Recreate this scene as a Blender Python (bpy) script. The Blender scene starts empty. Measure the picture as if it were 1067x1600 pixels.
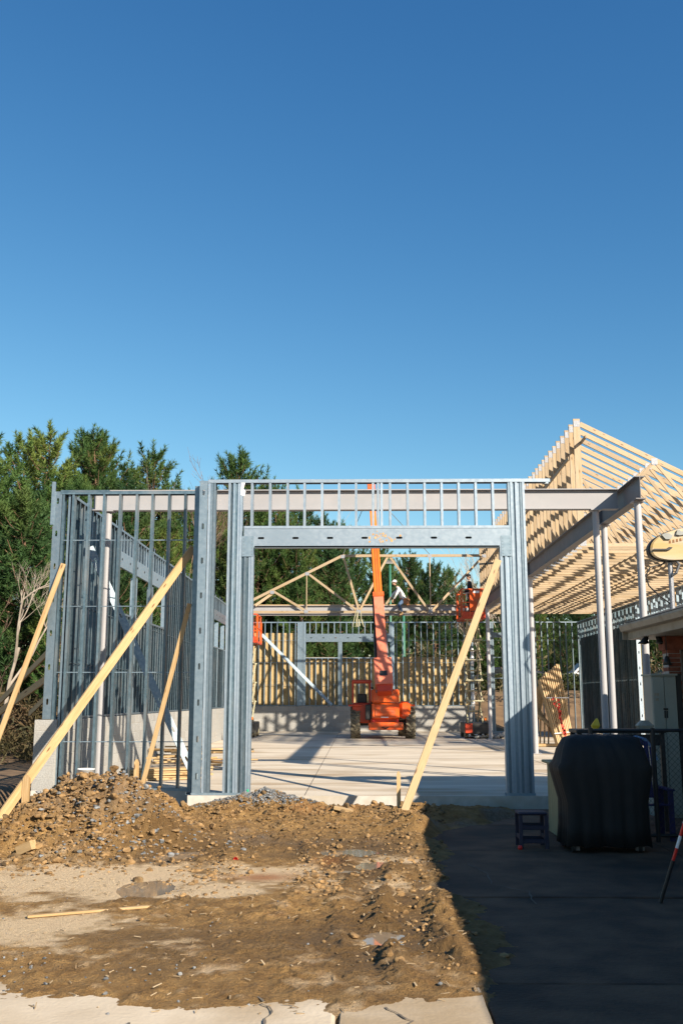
import bpy, bmesh, math, random
import numpy as np
from mathutils import Vector, Matrix, Quaternion

R = math.radians
rnd = random.Random(7)
scene = bpy.context.scene
col = scene.collection

# ------------------------------------------------------------------ camera
cam = bpy.data.cameras.new("camera"); cam_o = bpy.data.objects.new("camera", cam); col.objects.link(cam_o)
cam.sensor_fit = 'VERTICAL'; cam.sensor_height = 36; cam.sensor_width = 24; cam.lens = 35.0
cam.clip_start = .1; cam.clip_end = 3000
cam_o.location = (0, 0, 1.6); cam_o.rotation_euler = (R(100.6), 0, R(.92))
scene.camera = cam_o

# ------------------------------------------------------------------ sky, sun, exposure
SKY_GRADE = ((1.60, .562), (1.177, 1.034), (.863, 1.630))
SUN_AZ, SUN_EL = 41.6, 28.0          # sun stands behind the camera, to its right
world = bpy.data.worlds.new("World"); scene.world = world; world.use_nodes = True
wn = world.node_tree; wn.nodes.clear()
sky = wn.nodes.new("ShaderNodeTexSky"); sky.sky_type = 'NISHITA'; sky.sun_disc = False
sky.sun_elevation = R(SUN_EL); sky.sun_rotation = R(180 - SUN_AZ)
sky.altitude = 200; sky.air_density = 1.0; sky.dust_density = .3; sky.ozone_density = 2.5
bg = wn.nodes.new("ShaderNodeBackground"); bg.inputs[1].default_value = .055
wo = wn.nodes.new("ShaderNodeOutputWorld")
# clear, deep winter blue: one even grade of the whole sky, channel by channel
sep = wn.nodes.new("ShaderNodeSeparateColor"); com = wn.nodes.new("ShaderNodeCombineColor"); wn.links.new(sky.outputs[0], sep.inputs[0])
for ch, (pw, gn) in enumerate(SKY_GRADE):
    a = wn.nodes.new("ShaderNodeMath"); a.operation = 'POWER'; a.inputs[1].default_value = pw
    b = wn.nodes.new("ShaderNodeMath"); b.operation = 'MULTIPLY'; b.inputs[1].default_value = gn
    wn.links.new(sep.outputs[ch], a.inputs[0]); wn.links.new(a.outputs[0], b.inputs[0]); wn.links.new(b.outputs[0], com.inputs[ch])
wn.links.new(com.outputs[0], bg.inputs[0]); wn.links.new(bg.outputs[0], wo.inputs[0])

sun = bpy.data.lights.new("sun", 'SUN'); sun.energy = 5.0; sun.angle = R(.53); sun.color = (1, .885, .715)
sun_o = bpy.data.objects.new("sun", sun); col.objects.link(sun_o)
sd = Vector((math.sin(R(SUN_AZ)) * math.cos(R(SUN_EL)), -math.cos(R(SUN_AZ)) * math.cos(R(SUN_EL)), math.sin(R(SUN_EL))))
sun_o.location = sd * 60; sun_o.rotation_euler = sd.to_track_quat('Z', 'Y').to_euler()

vs = scene.view_settings
vs.view_transform = 'Standard'; vs.look = 'None'; vs.exposure = 1.05; vs.gamma = 1.0; vs.use_curve_mapping = False

# ------------------------------------------------------------------ helpers: objects
def tag(o, label=None, cat=None, group=None, kind=None):
    if label: o["label"] = label
    if cat: o["category"] = cat
    if group: o["group"] = group
    if kind: o["kind"] = kind
    return o

def thing(name, label, cat, loc=(0, 0, 0), group=None):
    o = bpy.data.objects.new(name, None); col.objects.link(o)
    o.empty_display_size = .1; o.location = loc
    return tag(o, label, cat, group)

def wpos(o):
    v = Vector((0, 0, 0))
    while o: v = v + o.location; o = o.parent
    return v

def place(name, me, parent=None, loc=(0, 0, 0), rot=None, mat=None):
    o = bpy.data.objects.new(name, me); col.objects.link(o)
    loc = Vector(loc)
    if parent:
        o.parent = parent; loc = loc - wpos(parent)
    o.location = loc
    if rot is not None:
        if isinstance(rot, Quaternion): o.rotation_mode = 'QUATERNION'; o.rotation_quaternion = rot
        else: o.rotation_euler = rot
    if mat and not me.materials: me.materials.append(mat)
    return o

class MB:
    """collects faces; build() links them as one mesh object (coordinates are world ones)"""
    def __init__(s): s.v = []; s.f = []; s.m = []
    def add(s, vs_, fs, m=0):
        b = len(s.v); s.v += [tuple(p) for p in vs_]
        for f in fs: s.f.append(tuple(i + b for i in f)); s.m.append(m)
        return s
    def box(s, x0, x1, y0, y1, z0, z1, m=0):
        return s.add([(x0,y0,z0),(x1,y0,z0),(x1,y1,z0),(x0,y1,z0),(x0,y0,z1),(x1,y0,z1),(x1,y1,z1),(x0,y1,z1)],
              [(0,3,2,1),(4,5,6,7),(0,1,5,4),(1,2,6,5),(2,3,7,6),(3,0,4,7)], m)
    def cbox(s, x0, x1, y0, y1, z0, z1, c=.01, m=0):
        """box with chamfered edges (octagon in plan, chamfered top and bottom)"""
        def ring(i, z): 
            return [(x0+c+i,y0+i,z),(x1-c-i,y0+i,z),(x1-i,y0+c+i,z),(x1-i,y1-c-i,z),(x1-c-i,y1-i,z),(x0+c+i,y1-i,z),(x0+i,y1-c-i,z),(x0+i,y0+c+i,z)]
        rs = [ring(c, z0), ring(0, z0+c), ring(0, z1-c), ring(c, z1)]
        return s.loft(rs, m)
    def loft(s, rings, m=0, caps=True, closed=True):
        n = len(rings[0]); vs_ = [p for r in rings for p in r]; fs = []
        for k in range(len(rings)-1):
            for i in range(n if closed else n-1):
                j = (i+1) % n
                fs.append((k*n+i, k*n+j, (k+1)*n+j, (k+1)*n+i))
        if caps and closed:
            fs.append(tuple(range(n))[::-1]); fs.append(tuple(range((len(rings)-1)*n, len(rings)*n)))
        return s.add(vs_, fs, m)
    def tube(s, p0, p1, r0, r1=None, n=8, caps=True, m=0):
        return s.path([p0, p1], [r0, r0 if r1 is None else r1], n, caps, m)
    def path(s, pts, rs, n=6, caps=True, m=0):
        pts = [Vector(p) for p in pts]
        if not isinstance(rs, (list, tuple)): rs = [rs]*len(pts)
        rings = []; ref = None
        for i, p in enumerate(pts):
            d = (pts[min(i+1, len(pts)-1)] - pts[max(i-1, 0)])
            if d.length < 1e-9: d = Vector((0,0,1))
            d.normalize()
            if ref is None: ref = Vector((1,0,0)) if abs(d.x) < .8 else Vector((0,1,0))
            u = (ref - d*ref.dot(d)).normalized(); w = d.cross(u); ref = u
            rings.append([tuple(p + u*(math.cos(2*math.pi*k/n)*rs[i]) + w*(math.sin(2*math.pi*k/n)*rs[i])) for k in range(n)])
        return s.loft(rings, m, caps)
    def obox(s, p0, p1, w, h, up=(0,0,1), m=0):
        p0 = Vector(p0); p1 = Vector(p1); d = (p1-p0).normalized(); up = Vector(up)
        if abs(d.dot(up)) > .98: up = Vector((0,1,0))
        a = d.cross(up).normalized(); b = a.cross(d)
        q = lambda p: [tuple(p + a*(i*w/2) + b*(j*h/2)) for i, j in ((-1,-1),(1,-1),(1,1),(-1,1))]
        return s.loft([q(p0), q(p1)], m)
    def mesh(s, name, mat, off=(0,0,0), smooth=False):
        me = bpy.data.meshes.new(name)
        me.from_pydata([(p[0]-off[0], p[1]-off[1], p[2]-off[2]) for p in s.v], [], s.f)
        mats = mat if isinstance(mat, (list, tuple)) else [mat]
        for a in mats: me.materials.append(a)
        if len(mats) > 1: me.polygons.foreach_set("material_index", s.m)
        if smooth: me.polygons.foreach_set("use_smooth", [True]*len(me.polygons))
        me.update()
        return me
    def build(s, name, mat, parent=None, smooth=False, origin=None):
        """origin: world point that becomes the object's own origin (default: centre of its base)"""
        if origin is None:
            a = np.array(s.v); mn = a.min(0); mx = a.max(0); origin = ((mn[0]+mx[0])/2, (mn[1]+mx[1])/2, mn[2])
        me = s.mesh(name, mat, origin, smooth)
        return place(name, me, parent, origin)

_bars = {}
def bar(name, p0, p1, w, h, mat, parent=None, ref=(0, 0, 1), ch=.004):
    """straight member from p0 to p1, an object whose local Z runs along it (so wood grain follows); w across, h along ref"""
    p0 = Vector(p0); p1 = Vector(p1); d = p1 - p0; L = d.length; d.normalize()
    key = (round(w,4), round(h,4), round(L,2), mat.name)
    if key not in _bars:
        c = ch; a, b = w/2, h/2
        o = [(-a+c,-b),(a-c,-b),(a,-b+c),(a,b-c),(a-c,b),(-a+c,b),(-a,b-c),(-a,-b+c)]
        _bars[key] = MB().loft([[(x,y,0) for x,y in o], [(x,y,L) for x,y in o]]).mesh(name, mat)
    ref = Vector(ref)
    if abs(d.dot(ref)) > .98: ref = Vector((0,1,0))
    X = ref.cross(d).normalized(); Yv = d.cross(X)
    q = Matrix((X, Yv, d)).transposed().to_quaternion()
    return place(name, _bars[key], parent, p0, q)

_studs = {}
def stud_mesh(L, mat, web=.152, fl=.041, lip=.013, t=.003):
    key = (round(L,2), web, fl, mat.name)
    if key not in _studs:
        w = web
        o = [(0,0),(fl,0),(fl,lip),(fl-t,lip),(fl-t,t),(t,t),(t,w-t),(fl-t,w-t),(fl-t,w-lip),(fl,w-lip),(fl,w),(0,w)]
        _studs[key] = MB().loft([[(x,y,0) for x,y in o], [(x,y,L) for x,y in o]]).mesh("stud", mat)
    return _studs[key]

def stud(x, y, z, L, mat, parent, rot=0, name="stud", web=.152, fl=.041):
    return place(name, stud_mesh(L, mat, web, fl), parent, (x, y, z), (0, 0, rot))

def channel(name, p0, p1, web, fl, mat, parent, ref, slots=0, t=.003):
    """C-channel along p0->p1, its web facing direction ref, flanges pointing away from ref; slots = spacing of punched holes"""
    p0 = Vector(p0); p1 = Vector(p1); L = (p1-p0).length; d = (p1-p0).normalized()
    mb = MB(); a = web/2
    if slots:
        zs = []; z = slots*.5
        while z < L - .12: zs.append(z); z += slots
        cuts = [0] + [q for z in zs for q in (z-.085, z+.085)] + [L]
        for k in range(len(cuts)-1):
            z0, z1 = cuts[k], cuts[k+1]
            if k % 2 == 0:
                mb.box(-a, a, 0, t, z0, z1)
            else:
                zc = (z0+z1)/2
                hole = [(-.019,-.04),(-.009,-.055),(.009,-.055),(.019,-.04),(.019,.04),(.009,.055),(-.009,.055),(-.019,.04)]
                outer = [(-a,-.085),(-.009,-.085),(.009,-.085),(a,-.085),(a,.085),(.009,.085),(-.009,.085),(-a,.085)]
                vs_ = [(x,yy,zc+q) for yy in (0,t) for ring in (hole, outer) for x,q in ring]
                fs = []
                for i in range(8):
                    j = (i+1) % 8
                    fs += [(i,j,8+j,8+i), (16+j,16+i,24+i,24+j), (j,i,16+i,16+j)]
                mb.add(vs_, fs)
    else:
        mb.box(-a, a, 0, t, 0, L)
    for sgn in (-1, 1):
        x0, x1 = sorted((sgn*a, sgn*(a-t)))
        mb.box(x0, x1, t, fl, 0, L)
        x0, x1 = sorted((sgn*(a-t), sgn*(a-.014)))
        mb.box(x0, x1, fl-t, fl, 0, L)
    me = mb.mesh(name, mat)
    Yv = -Vector(ref); Yv = (Yv - d*Yv.dot(d)).normalized(); X = Yv.cross(d)
    q = Matrix((X, Yv, d)).transposed().to_quaternion()
    return place(name, me, parent, p0, q)

# ------------------------------------------------------------------ helpers: materials
def _n(nt, typ, **kw):
    n = nt.nodes.new(typ)
    for k, v in kw.items(): setattr(n, k, v)
    return n

def pm(name, c1, c2=None, scale=6., rough=.6, metal=0., bump=.0, rand=.0, stretch=(1,1,1), c3=None, s3=1.2, rough2=None, bscale=None, spec=.5, detail=6., knots=None):
    """procedural material: two tones through noise, a third tone in big patches, bump, per-object brightness"""
    m = bpy.data.materials.new(name); m.use_nodes = True; nt = m.node_tree; L = nt.links.new
    b = nt.nodes["Principled BSDF"]
    tc = _n(nt, "ShaderNodeTexCoord"); mp = _n(nt, "ShaderNodeMapping"); mp.inputs["Scale"].default_value = stretch
    L(tc.outputs["Object"], mp.inputs[0])
    oi = _n(nt, "ShaderNodeObjectInfo")
    addv = _n(nt, "ShaderNodeVectorMath", operation='MULTIPLY_ADD'); 
    cmb = _n(nt, "ShaderNodeCombineXYZ")
    for i in range(3): L(oi.outputs["Random"], cmb.inputs[i])
    L(cmb.outputs[0], addv.inputs[0]); addv.inputs[1].default_value = (37, 53, 71); L(mp.outputs[0], addv.inputs[2])
    nz = _n(nt, "ShaderNodeTexNoise"); nz.inputs["Scale"].default_value = scale; nz.inputs["Detail"].default_value = detail
    L(addv.outputs[0], nz.inputs["Vector"])
    rp = _n(nt, "ShaderNodeValToRGB"); rp.color_ramp.elements[0].position = .35; rp.color_ramp.elements[1].position = .68
    rp.color_ramp.elements[0].color = (*c1, 1); rp.color_ramp.elements[1].color = (*(c2 or c1), 1)
    L(nz.outputs[0], rp.inputs[0]); out = rp.outputs[0]
    if c3:
        n3 = _n(nt, "ShaderNodeTexNoise"); n3.inputs["Scale"].default_value = s3; n3.inputs["Detail"].default_value = 5
        L(addv.outputs[0], n3.inputs["Vector"])
        r3 = _n(nt, "ShaderNodeValToRGB"); r3.color_ramp.elements[0].position = .5; r3.color_ramp.elements[1].position = .68
        L(n3.outputs[0], r3.inputs[0])
        mx = _n(nt, "ShaderNodeMix", data_type='RGBA'); L(r3.outputs[0], mx.inputs["Factor"]); L(out, mx.inputs["A"]); mx.inputs["B"].default_value = (*c3, 1)
        out = mx.outputs["Result"]
    if knots:
        vo = _n(nt, 'ShaderNodeTexVoronoi'); vo.inputs['Scale'].default_value = 1.0; km = _n(nt, 'ShaderNodeVectorMath', operation='MULTIPLY'); km.inputs[1].default_value = knots; L(addv.outputs[0], km.inputs[0]); L(km.outputs[0], vo.inputs['Vector'])
        kr = _n(nt, 'ShaderNodeValToRGB'); e = kr.color_ramp.elements; e[0].position = .07; e[0].color = (1,1,1,1); e[1].position = .18; e[1].color = (0,0,0,1); L(vo.outputs['Distance'], kr.inputs[0])
        kx = _n(nt, 'ShaderNodeMix', data_type='RGBA'); L(kr.outputs[0], kx.inputs['Factor']); L(out, kx.inputs['A']); kx.inputs['B'].default_value = (.13,.06,.02,1); out = kx.outputs['Result']
    if rand:
        mr = _n(nt, "ShaderNodeMapRange"); mr.inputs["To Min"].default_value = 1-rand; mr.inputs["To Max"].default_value = 1+rand
        L(oi.outputs["Random"], mr.inputs[0])
        hs = _n(nt, "ShaderNodeHueSaturation"); L(mr.outputs[0], hs.inputs["Value"]); L(out, hs.inputs["Color"]); out = hs.outputs[0]
    L(out, b.inputs["Base Color"])
    b.inputs["Metallic"].default_value = metal; b.inputs["Roughness"].default_value = rough
    b.inputs["Specular IOR Level"].default_value = spec
    if rough2 is not None:
        mr = _n(nt, "ShaderNodeMapRange"); mr.inputs["To Min"].default_value = rough; mr.inputs["To Max"].default_value = rough2
        L(nz.outputs[0], mr.inputs[0]); L(mr.outputs[0], b.inputs["Roughness"])
    if bump:
        bs = nz
        if bscale:
            bs = _n(nt, "ShaderNodeTexNoise"); bs.inputs["Scale"].default_value = bscale; bs.inputs["Detail"].default_value = 5; L(addv.outputs[0], bs.inputs["Vector"])
        bp = _n(nt, "ShaderNodeBump"); bp.inputs["Strength"].default_value = bump; bp.inputs["Distance"].default_value = .02
        L(bs.outputs[0], bp.inputs["Height"]); L(bp.outputs[0], b.inputs["Normal"])
    return m

M = {}
M['galv']   = pm("galvanised", (.305,.375,.45), (.355,.425,.495), 14, .36, .62, .03, .16, rough2=.50, c3=(.29,.36,.43), s3=1.2)
M['galvd']  = pm("galvanised_dark", (.09,.14,.175), (.135,.195,.235), 14, .34, .65, .03, .35, rough2=.48, c3=(.20,.23,.25), s3=1.2)  # darker steel; also stands in for shaded gaps between studs
M['galvt']  = pm("galvanised_old", (.20,.27,.33), (.25,.32,.38), 14, .36, .62, .03, .34, rough2=.50)
M['primer'] = pm("primer_paint", (.265,.265,.28), (.295,.29,.305), 3, .55, 0, .05, .04, c3=(.27,.265,.28), s3=1.1)
M['primer_shade']= pm("primer_shaded", (.125,.12,.13), (.15,.145,.155), 3, .5, 0, .05, .04, c3=(.11,.105,.11), s3=1.1)  # same primer darkened: the long beam's shaded side is in the colour
M['lumber'] = pm("pine_lumber", (.37,.245,.115), (.45,.315,.165), 9, .65, 0, .12, .13, stretch=(9,9,.6), c3=(.33,.205,.085), s3=1.4, knots=(1.1,1.1,4.5))
M['truss']  = pm("truss_lumber", (.33,.245,.155), (.40,.31,.205), 9, .65, 0, .1, .14, stretch=(9,9,.6), c3=(.33,.225,.115), s3=1.4, knots=(1.1,1.1,4.5))
M['galvk']  = pm("galvanised_rough", (.22,.28,.33), (.32,.38,.43), 18, .62, .7, .05, .1)
M['osb']    = pm("osb_sheathing", (.36,.25,.11), (.47,.34,.17), 30, .75, 0, .2, .08, c3=(.36,.24,.10), s3=4)
M['cmu']    = pm("block", (.26,.255,.245), (.34,.335,.32), 45, .9, 0, .25, .09, c3=(.29,.275,.25), s3=3)
M['mortar'] = pm("mortar", (.33,.32,.30), (.38,.37,.35), 30, .95, 0, .2)
M['conc']   = pm("concrete_edge", (.40,.37,.33), (.48,.45,.41), 8, .85, 0, .2, c3=(.36,.32,.26), s3=1.5)
M['orange'] = pm("orange_paint", (.58,.068,.005), (.68,.10,.008), 3, .42, 0, .03, .05, c3=(.36,.11,.045), s3=5)
M['salmon'] = pm("salmon_paint", (.60,.15,.08), (.66,.19,.11), 3, .5, 0, .03, .03, c3=(.48,.12,.06), s3=3.5)  # lighter salmon tone of the boom mount and outer section
M['dorange']= pm("red_orange_paint", (.42,.035,.008), (.5,.05,.01), 3, .45, 0, .02, .03)
M['amber']  = pm("amber_paint", (.66,.15,.012), (.72,.19,.015), 3, .4, 0, .02, .03)
M['rubber'] = pm("rubber", (.06,.052,.036), (.20,.17,.115), 5, .9, 0, .1)
M['black']  = pm("black_parts", (.012,.012,.013), (.02,.02,.02), 6, .5)
M['steel']  = pm("dark_steel", (.14,.14,.15), (.22,.22,.22), 8, .5, .6)
M['cream']  = pm("cream_paint", (.36,.33,.21), (.44,.41,.28), 6, .5, 0, .02)
M['plate']  = pm("connector_plate", (.24,.25,.28), (.31,.32,.35), 40, .55, .4, .2)
M['white']  = pm("white_paint", (.72,.72,.72), (.78,.78,.78), 5, .5)
M['skin']   = pm("skin", (.42,.24,.16), (.47,.28,.19), 9, .6)

# ------------------------------------------------------------------ noise for terrain
def vnoise(x, y, seed=0):
    xi = np.floor(x).astype(np.int64); yi = np.floor(y).astype(np.int64); fx = x-xi; fy = y-yi
    fx = fx*fx*fx*(fx*(fx*6-15)+10); fy = fy*fy*fy*(fy*(fy*6-15)+10)
    def h(a, b):
        n = (a*374761393 + b*668265263 + seed*1442695041) & 0xffffffff
        n = ((n ^ (n >> 13)) * 1274126177) & 0xffffffff
        n = ((n ^ (n >> 16)) * 2246822519) & 0xffffffff
        return ((n ^ (n >> 15)) & 0xffffff) / float(0xffffff)
    return (h(xi,yi)*(1-fx)+h(xi+1,yi)*fx)*(1-fy) + (h(xi,yi+1)*(1-fx)+h(xi+1,yi+1)*fx)*fy
def fbm(x, y, seed=0, o=5, g=.5):
    s = 0; a = 1; t = 0
    for i in range(o):
        s = s + a*vnoise(x*2**i + i*17.3, y*2**i - i*9.1, seed+i); t += a; a *= g
    return s/t
def sstep(a, b, x):
    t = np.clip((x-a)/(b-a), 0, 1); return t*t*(3-2*t)
def bump2(x, y, cx, cy, rx, ry):
    return np.exp(-(((x-cx)/rx)**2 + ((y-cy)/ry)**2))
def bell(x, a, b, e): return sstep(a-e, a+e, x)*(1-sstep(b-e, b+e, x))

def terrain(x, y):
    """height of the wide ground sheet"""
    x = np.asarray(x, float); y = np.asarray(y, float)
    z = -.36 + .0*x
    z = z - .45*sstep(5.7, 6.6, -x)*sstep(12.5, 15.5, y)*(1-sstep(40, 52, y))
    z = z - 1.15*sstep(5.88, 6.15, -x)*(1-sstep(8.2, 9.8, -x))*sstep(14.4, 15.2, y)*(1-sstep(27, 34, y))
    z = z + .5*sstep(38, 56, y)*sstep(6, 9, -x) 
    z = z + 2.45*sstep(51.5, 60, y)*sstep(0, 7, x) + .9*sstep(51.5, 62, y)*(1-sstep(0, 7, x))
    z = z + 1.6*sstep(13, 22, x)*sstep(24, 40, y)*(1-sstep(51.5, 60, y))
    z = z + .10*(fbm(x*.35, y*.35, 3)-.5)*sstep(6, 8, -x) 
    return z

def grid_mesh(name, xs, ys, zf, mat, parent=None):
    X, Yg = np.meshgrid(xs, ys); Zg = zf(X, Yg); nx, ny = len(xs), len(ys)
    co = np.stack([X, Yg, Zg], -1).reshape(-1, 3).astype(np.float32)
    i = np.arange((nx-1)*(ny-1)); r = i//(nx-1); c = i % (nx-1); a = r*nx+c
    fa = np.stack([a, a+1, a+1+nx, a+nx], -1).astype(np.int32)
    me = bpy.data.meshes.new(name)
    me.vertices.add(len(co)); me.vertices.foreach_set("co", co.ravel())
    me.loops.add(fa.size); me.loops.foreach_set("vertex_index", fa.ravel())
    me.polygons.add(len(fa)); me.polygons.foreach_set("loop_start", np.arange(0, fa.size, 4, dtype=np.int32))
    me.polygons.foreach_set("use_smooth", np.ones(len(fa), bool))
    me.update(); me.materials.append(mat)
    o = place(name, me, parent)
    return o, X, Yg, Zg

# ------------------------------------------------------------------ wide ground
M['soil'] = pm("soil", (.10,.062,.035), (.20,.125,.065), 1.3, .95, 0, .6, c3=(.15,.095,.05), s3=.3, bscale=6)
M['leaf_litter'] = M['soil']
gx = np.concatenate([np.array([-900,-400,-200,-120,-80,-60]), np.arange(-50, -10.5, .8), np.arange(-10.5, -5, .12), np.arange(-4.5, 50.1, .8), np.array([60,80,120,200,400,900])])
gy = np.concatenate([np.array([-900,-400,-200,-100,-50,-20,-5]), np.arange(0, 14, .8), np.arange(14, 16, .15), np.arange(16, 80.1, .6), np.array([90,110,150,220,400,900])])
g, _, _, _ = grid_mesh("ground", gx, gy, terrain, M['soil']); tag(g, kind="structure")

# asphalt car park on the bank behind the building
M['asphalt'] = pm("asphalt", (.045,.045,.047), (.07,.07,.07), 25, .9, 0, .2)
tag(MB().box(6.5, 60, 60.5, 90, 1.9, 2.14).build("car_park", M['asphalt']), kind="structure")

# ------------------------------------------------------------------ floor slab of the new building
def slab_material():
    m = pm("slab_concrete", (.50,.425,.33), (.62,.545,.44), 1.1, .8, 0, .12, c3=(.36,.27,.175), s3=.6, stretch=(.6,1.6,1), bscale=40)
    return m
M['slab'] = slab_material()
sl = MB()
sl.add([(-5.75,18.02,0),(-2.85,18.02,0),(-2.85,17.2,0),(11.4,17.2,0),(11.4,50.4,0),(-5.75,50.4,0)], [(0,1,2,3,4,5)])
slab = sl.build("floor_slab", M['slab'], origin=(0, 17.2, 0)); tag(slab, kind="structure")
ed = MB(); pts = [(-5.75,50.4),(-5.75,18.02),(-2.85,18.02),(-2.85,17.2),(11.4,17.2),(11.4,50.4)]
for (a, b), (c, d) in zip(pts[:-1], pts[1:]):
    ed.add([(a,b,-1.2),(c,d,-1.2),(c,d,0),(a,b,0)], [(0,1,2,3)])
ed.build("slab_edge", M['conc'], slab)
# saw-cut joints in the slab (dark recessed lines, real strips)
M['joint'] = pm("joint", (.10,.085,.07), (.16,.13,.10), 6, .95)
for y in (22.6, 27.8, 33.4, 39.0, 44.5):
    MB().box(-5.2, 11, y, y+.012, .001, .004).build("saw_joint", M['joint'], slab)
for x in (-.9, 4.6):
    MB().box(x, x+.012, 17.25, 50, .001, .0035).build("saw_joint", M['joint'], slab)

# ------------------------------------------------------------------ old pavement in front: concrete panels
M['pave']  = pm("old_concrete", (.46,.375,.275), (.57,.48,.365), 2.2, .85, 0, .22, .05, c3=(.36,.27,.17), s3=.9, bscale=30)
M['pave_shade'] = pm("shade_toned_concrete", (.055,.027,.0135), (.135,.070,.036), 3.0, .9, 0, .5, .25, c3=(.028,.014,.007), s3=.8, bscale=30)  # old concrete with the eave's shade put into its dark, reddish colour
pav = MB().box(-5.86, 9, -8, 17.15, -.5, -.235).build("pavement", M['mortar'], origin=(0, 0, -.5)); tag(pav, kind="structure")
def panel(x0, x1, y0, y1, mat, seed):
    """one cast panel with a slightly ragged outline"""
    r = random.Random(seed); pts = []
    def edge(a, b, n):
        for i in range(n):
            t = i/n; pts.append((a[0]+(b[0]-a[0])*t + r.uniform(-.008,.008), a[1]+(b[1]-a[1])*t + r.uniform(-.008,.008)))
    edge((x0,y0),(x1,y0),12); edge((x1,y0),(x1,y1),12); edge((x1,y1),(x0,y1),12); edge((x0,y1),(x0,y0),12)
    dz = r.uniform(-.006, .006); cx = (x0+x1)/2; cy = (y0+y1)/2
    mb = MB(); k = .985
    mb.loft([[(x,y,-.29) for x,y in pts], [(x,y,-.208+dz) for x,y in pts], [(cx+(x-cx)*k, cy+(y-cy)*k, -.2+dz) for x,y in pts]])
    return mb.build("concrete_panel", mat, pav)
ys_ = [-3.6, -.9, 1.6, 4.15, 6.86, 9.68, 12.5, 15.0, 17.12]
k = 0
for y0, y1 in zip(ys_[:-1], ys_[1:]):
    for x0, x1, mt in ((-5.85,-3.2,'pave'), (-3.2,-.12,'pave'), (-.12,.77,'pave'), (.77,3.75,'pave_shade'), (3.75,6.6,'pave_shade')):
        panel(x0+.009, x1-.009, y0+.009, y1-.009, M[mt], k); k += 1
# a cracked corner: thin dark crack strips on the apron
cr = MB(); rc = random.Random(5)
for path in ([(-.62,6.5),(-.50,6.2),(-.55,5.9),(-.42,5.6),(-.45,5.2),(-.3,4.9)], [(-1.3,6.0),(-1.1,5.5),(-1.15,5.1),(-1.0,4.7)], [(.15,6.3),(.3,6.05),(.2,5.7),(.34,5.3)],
             [(1.2,11.5),(1.35,10.9),(1.3,10.3),(1.6,9.9),(1.55,9.2)]):
    pp = []
    for (a,b),(c,d) in zip(path[:-1], path[1:]):
        for i in range(6): t=i/6; pp.append((a+(c-a)*t+rc.uniform(-.015,.015), b+(d-b)*t+rc.uniform(-.015,.015)))
    for (a,b),(c,d) in zip(pp[:-1],pp[1:]):
        w = rc.uniform(.003,.009); cr.add([(a-w,b,-.188),(a+w,b,-.188),(c+w,d,-.188),(c-w,d,-.188)], [(0,1,2,3)])
tag(cr.build("crack_lines", M['joint'], pav), kind="stuff")

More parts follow.
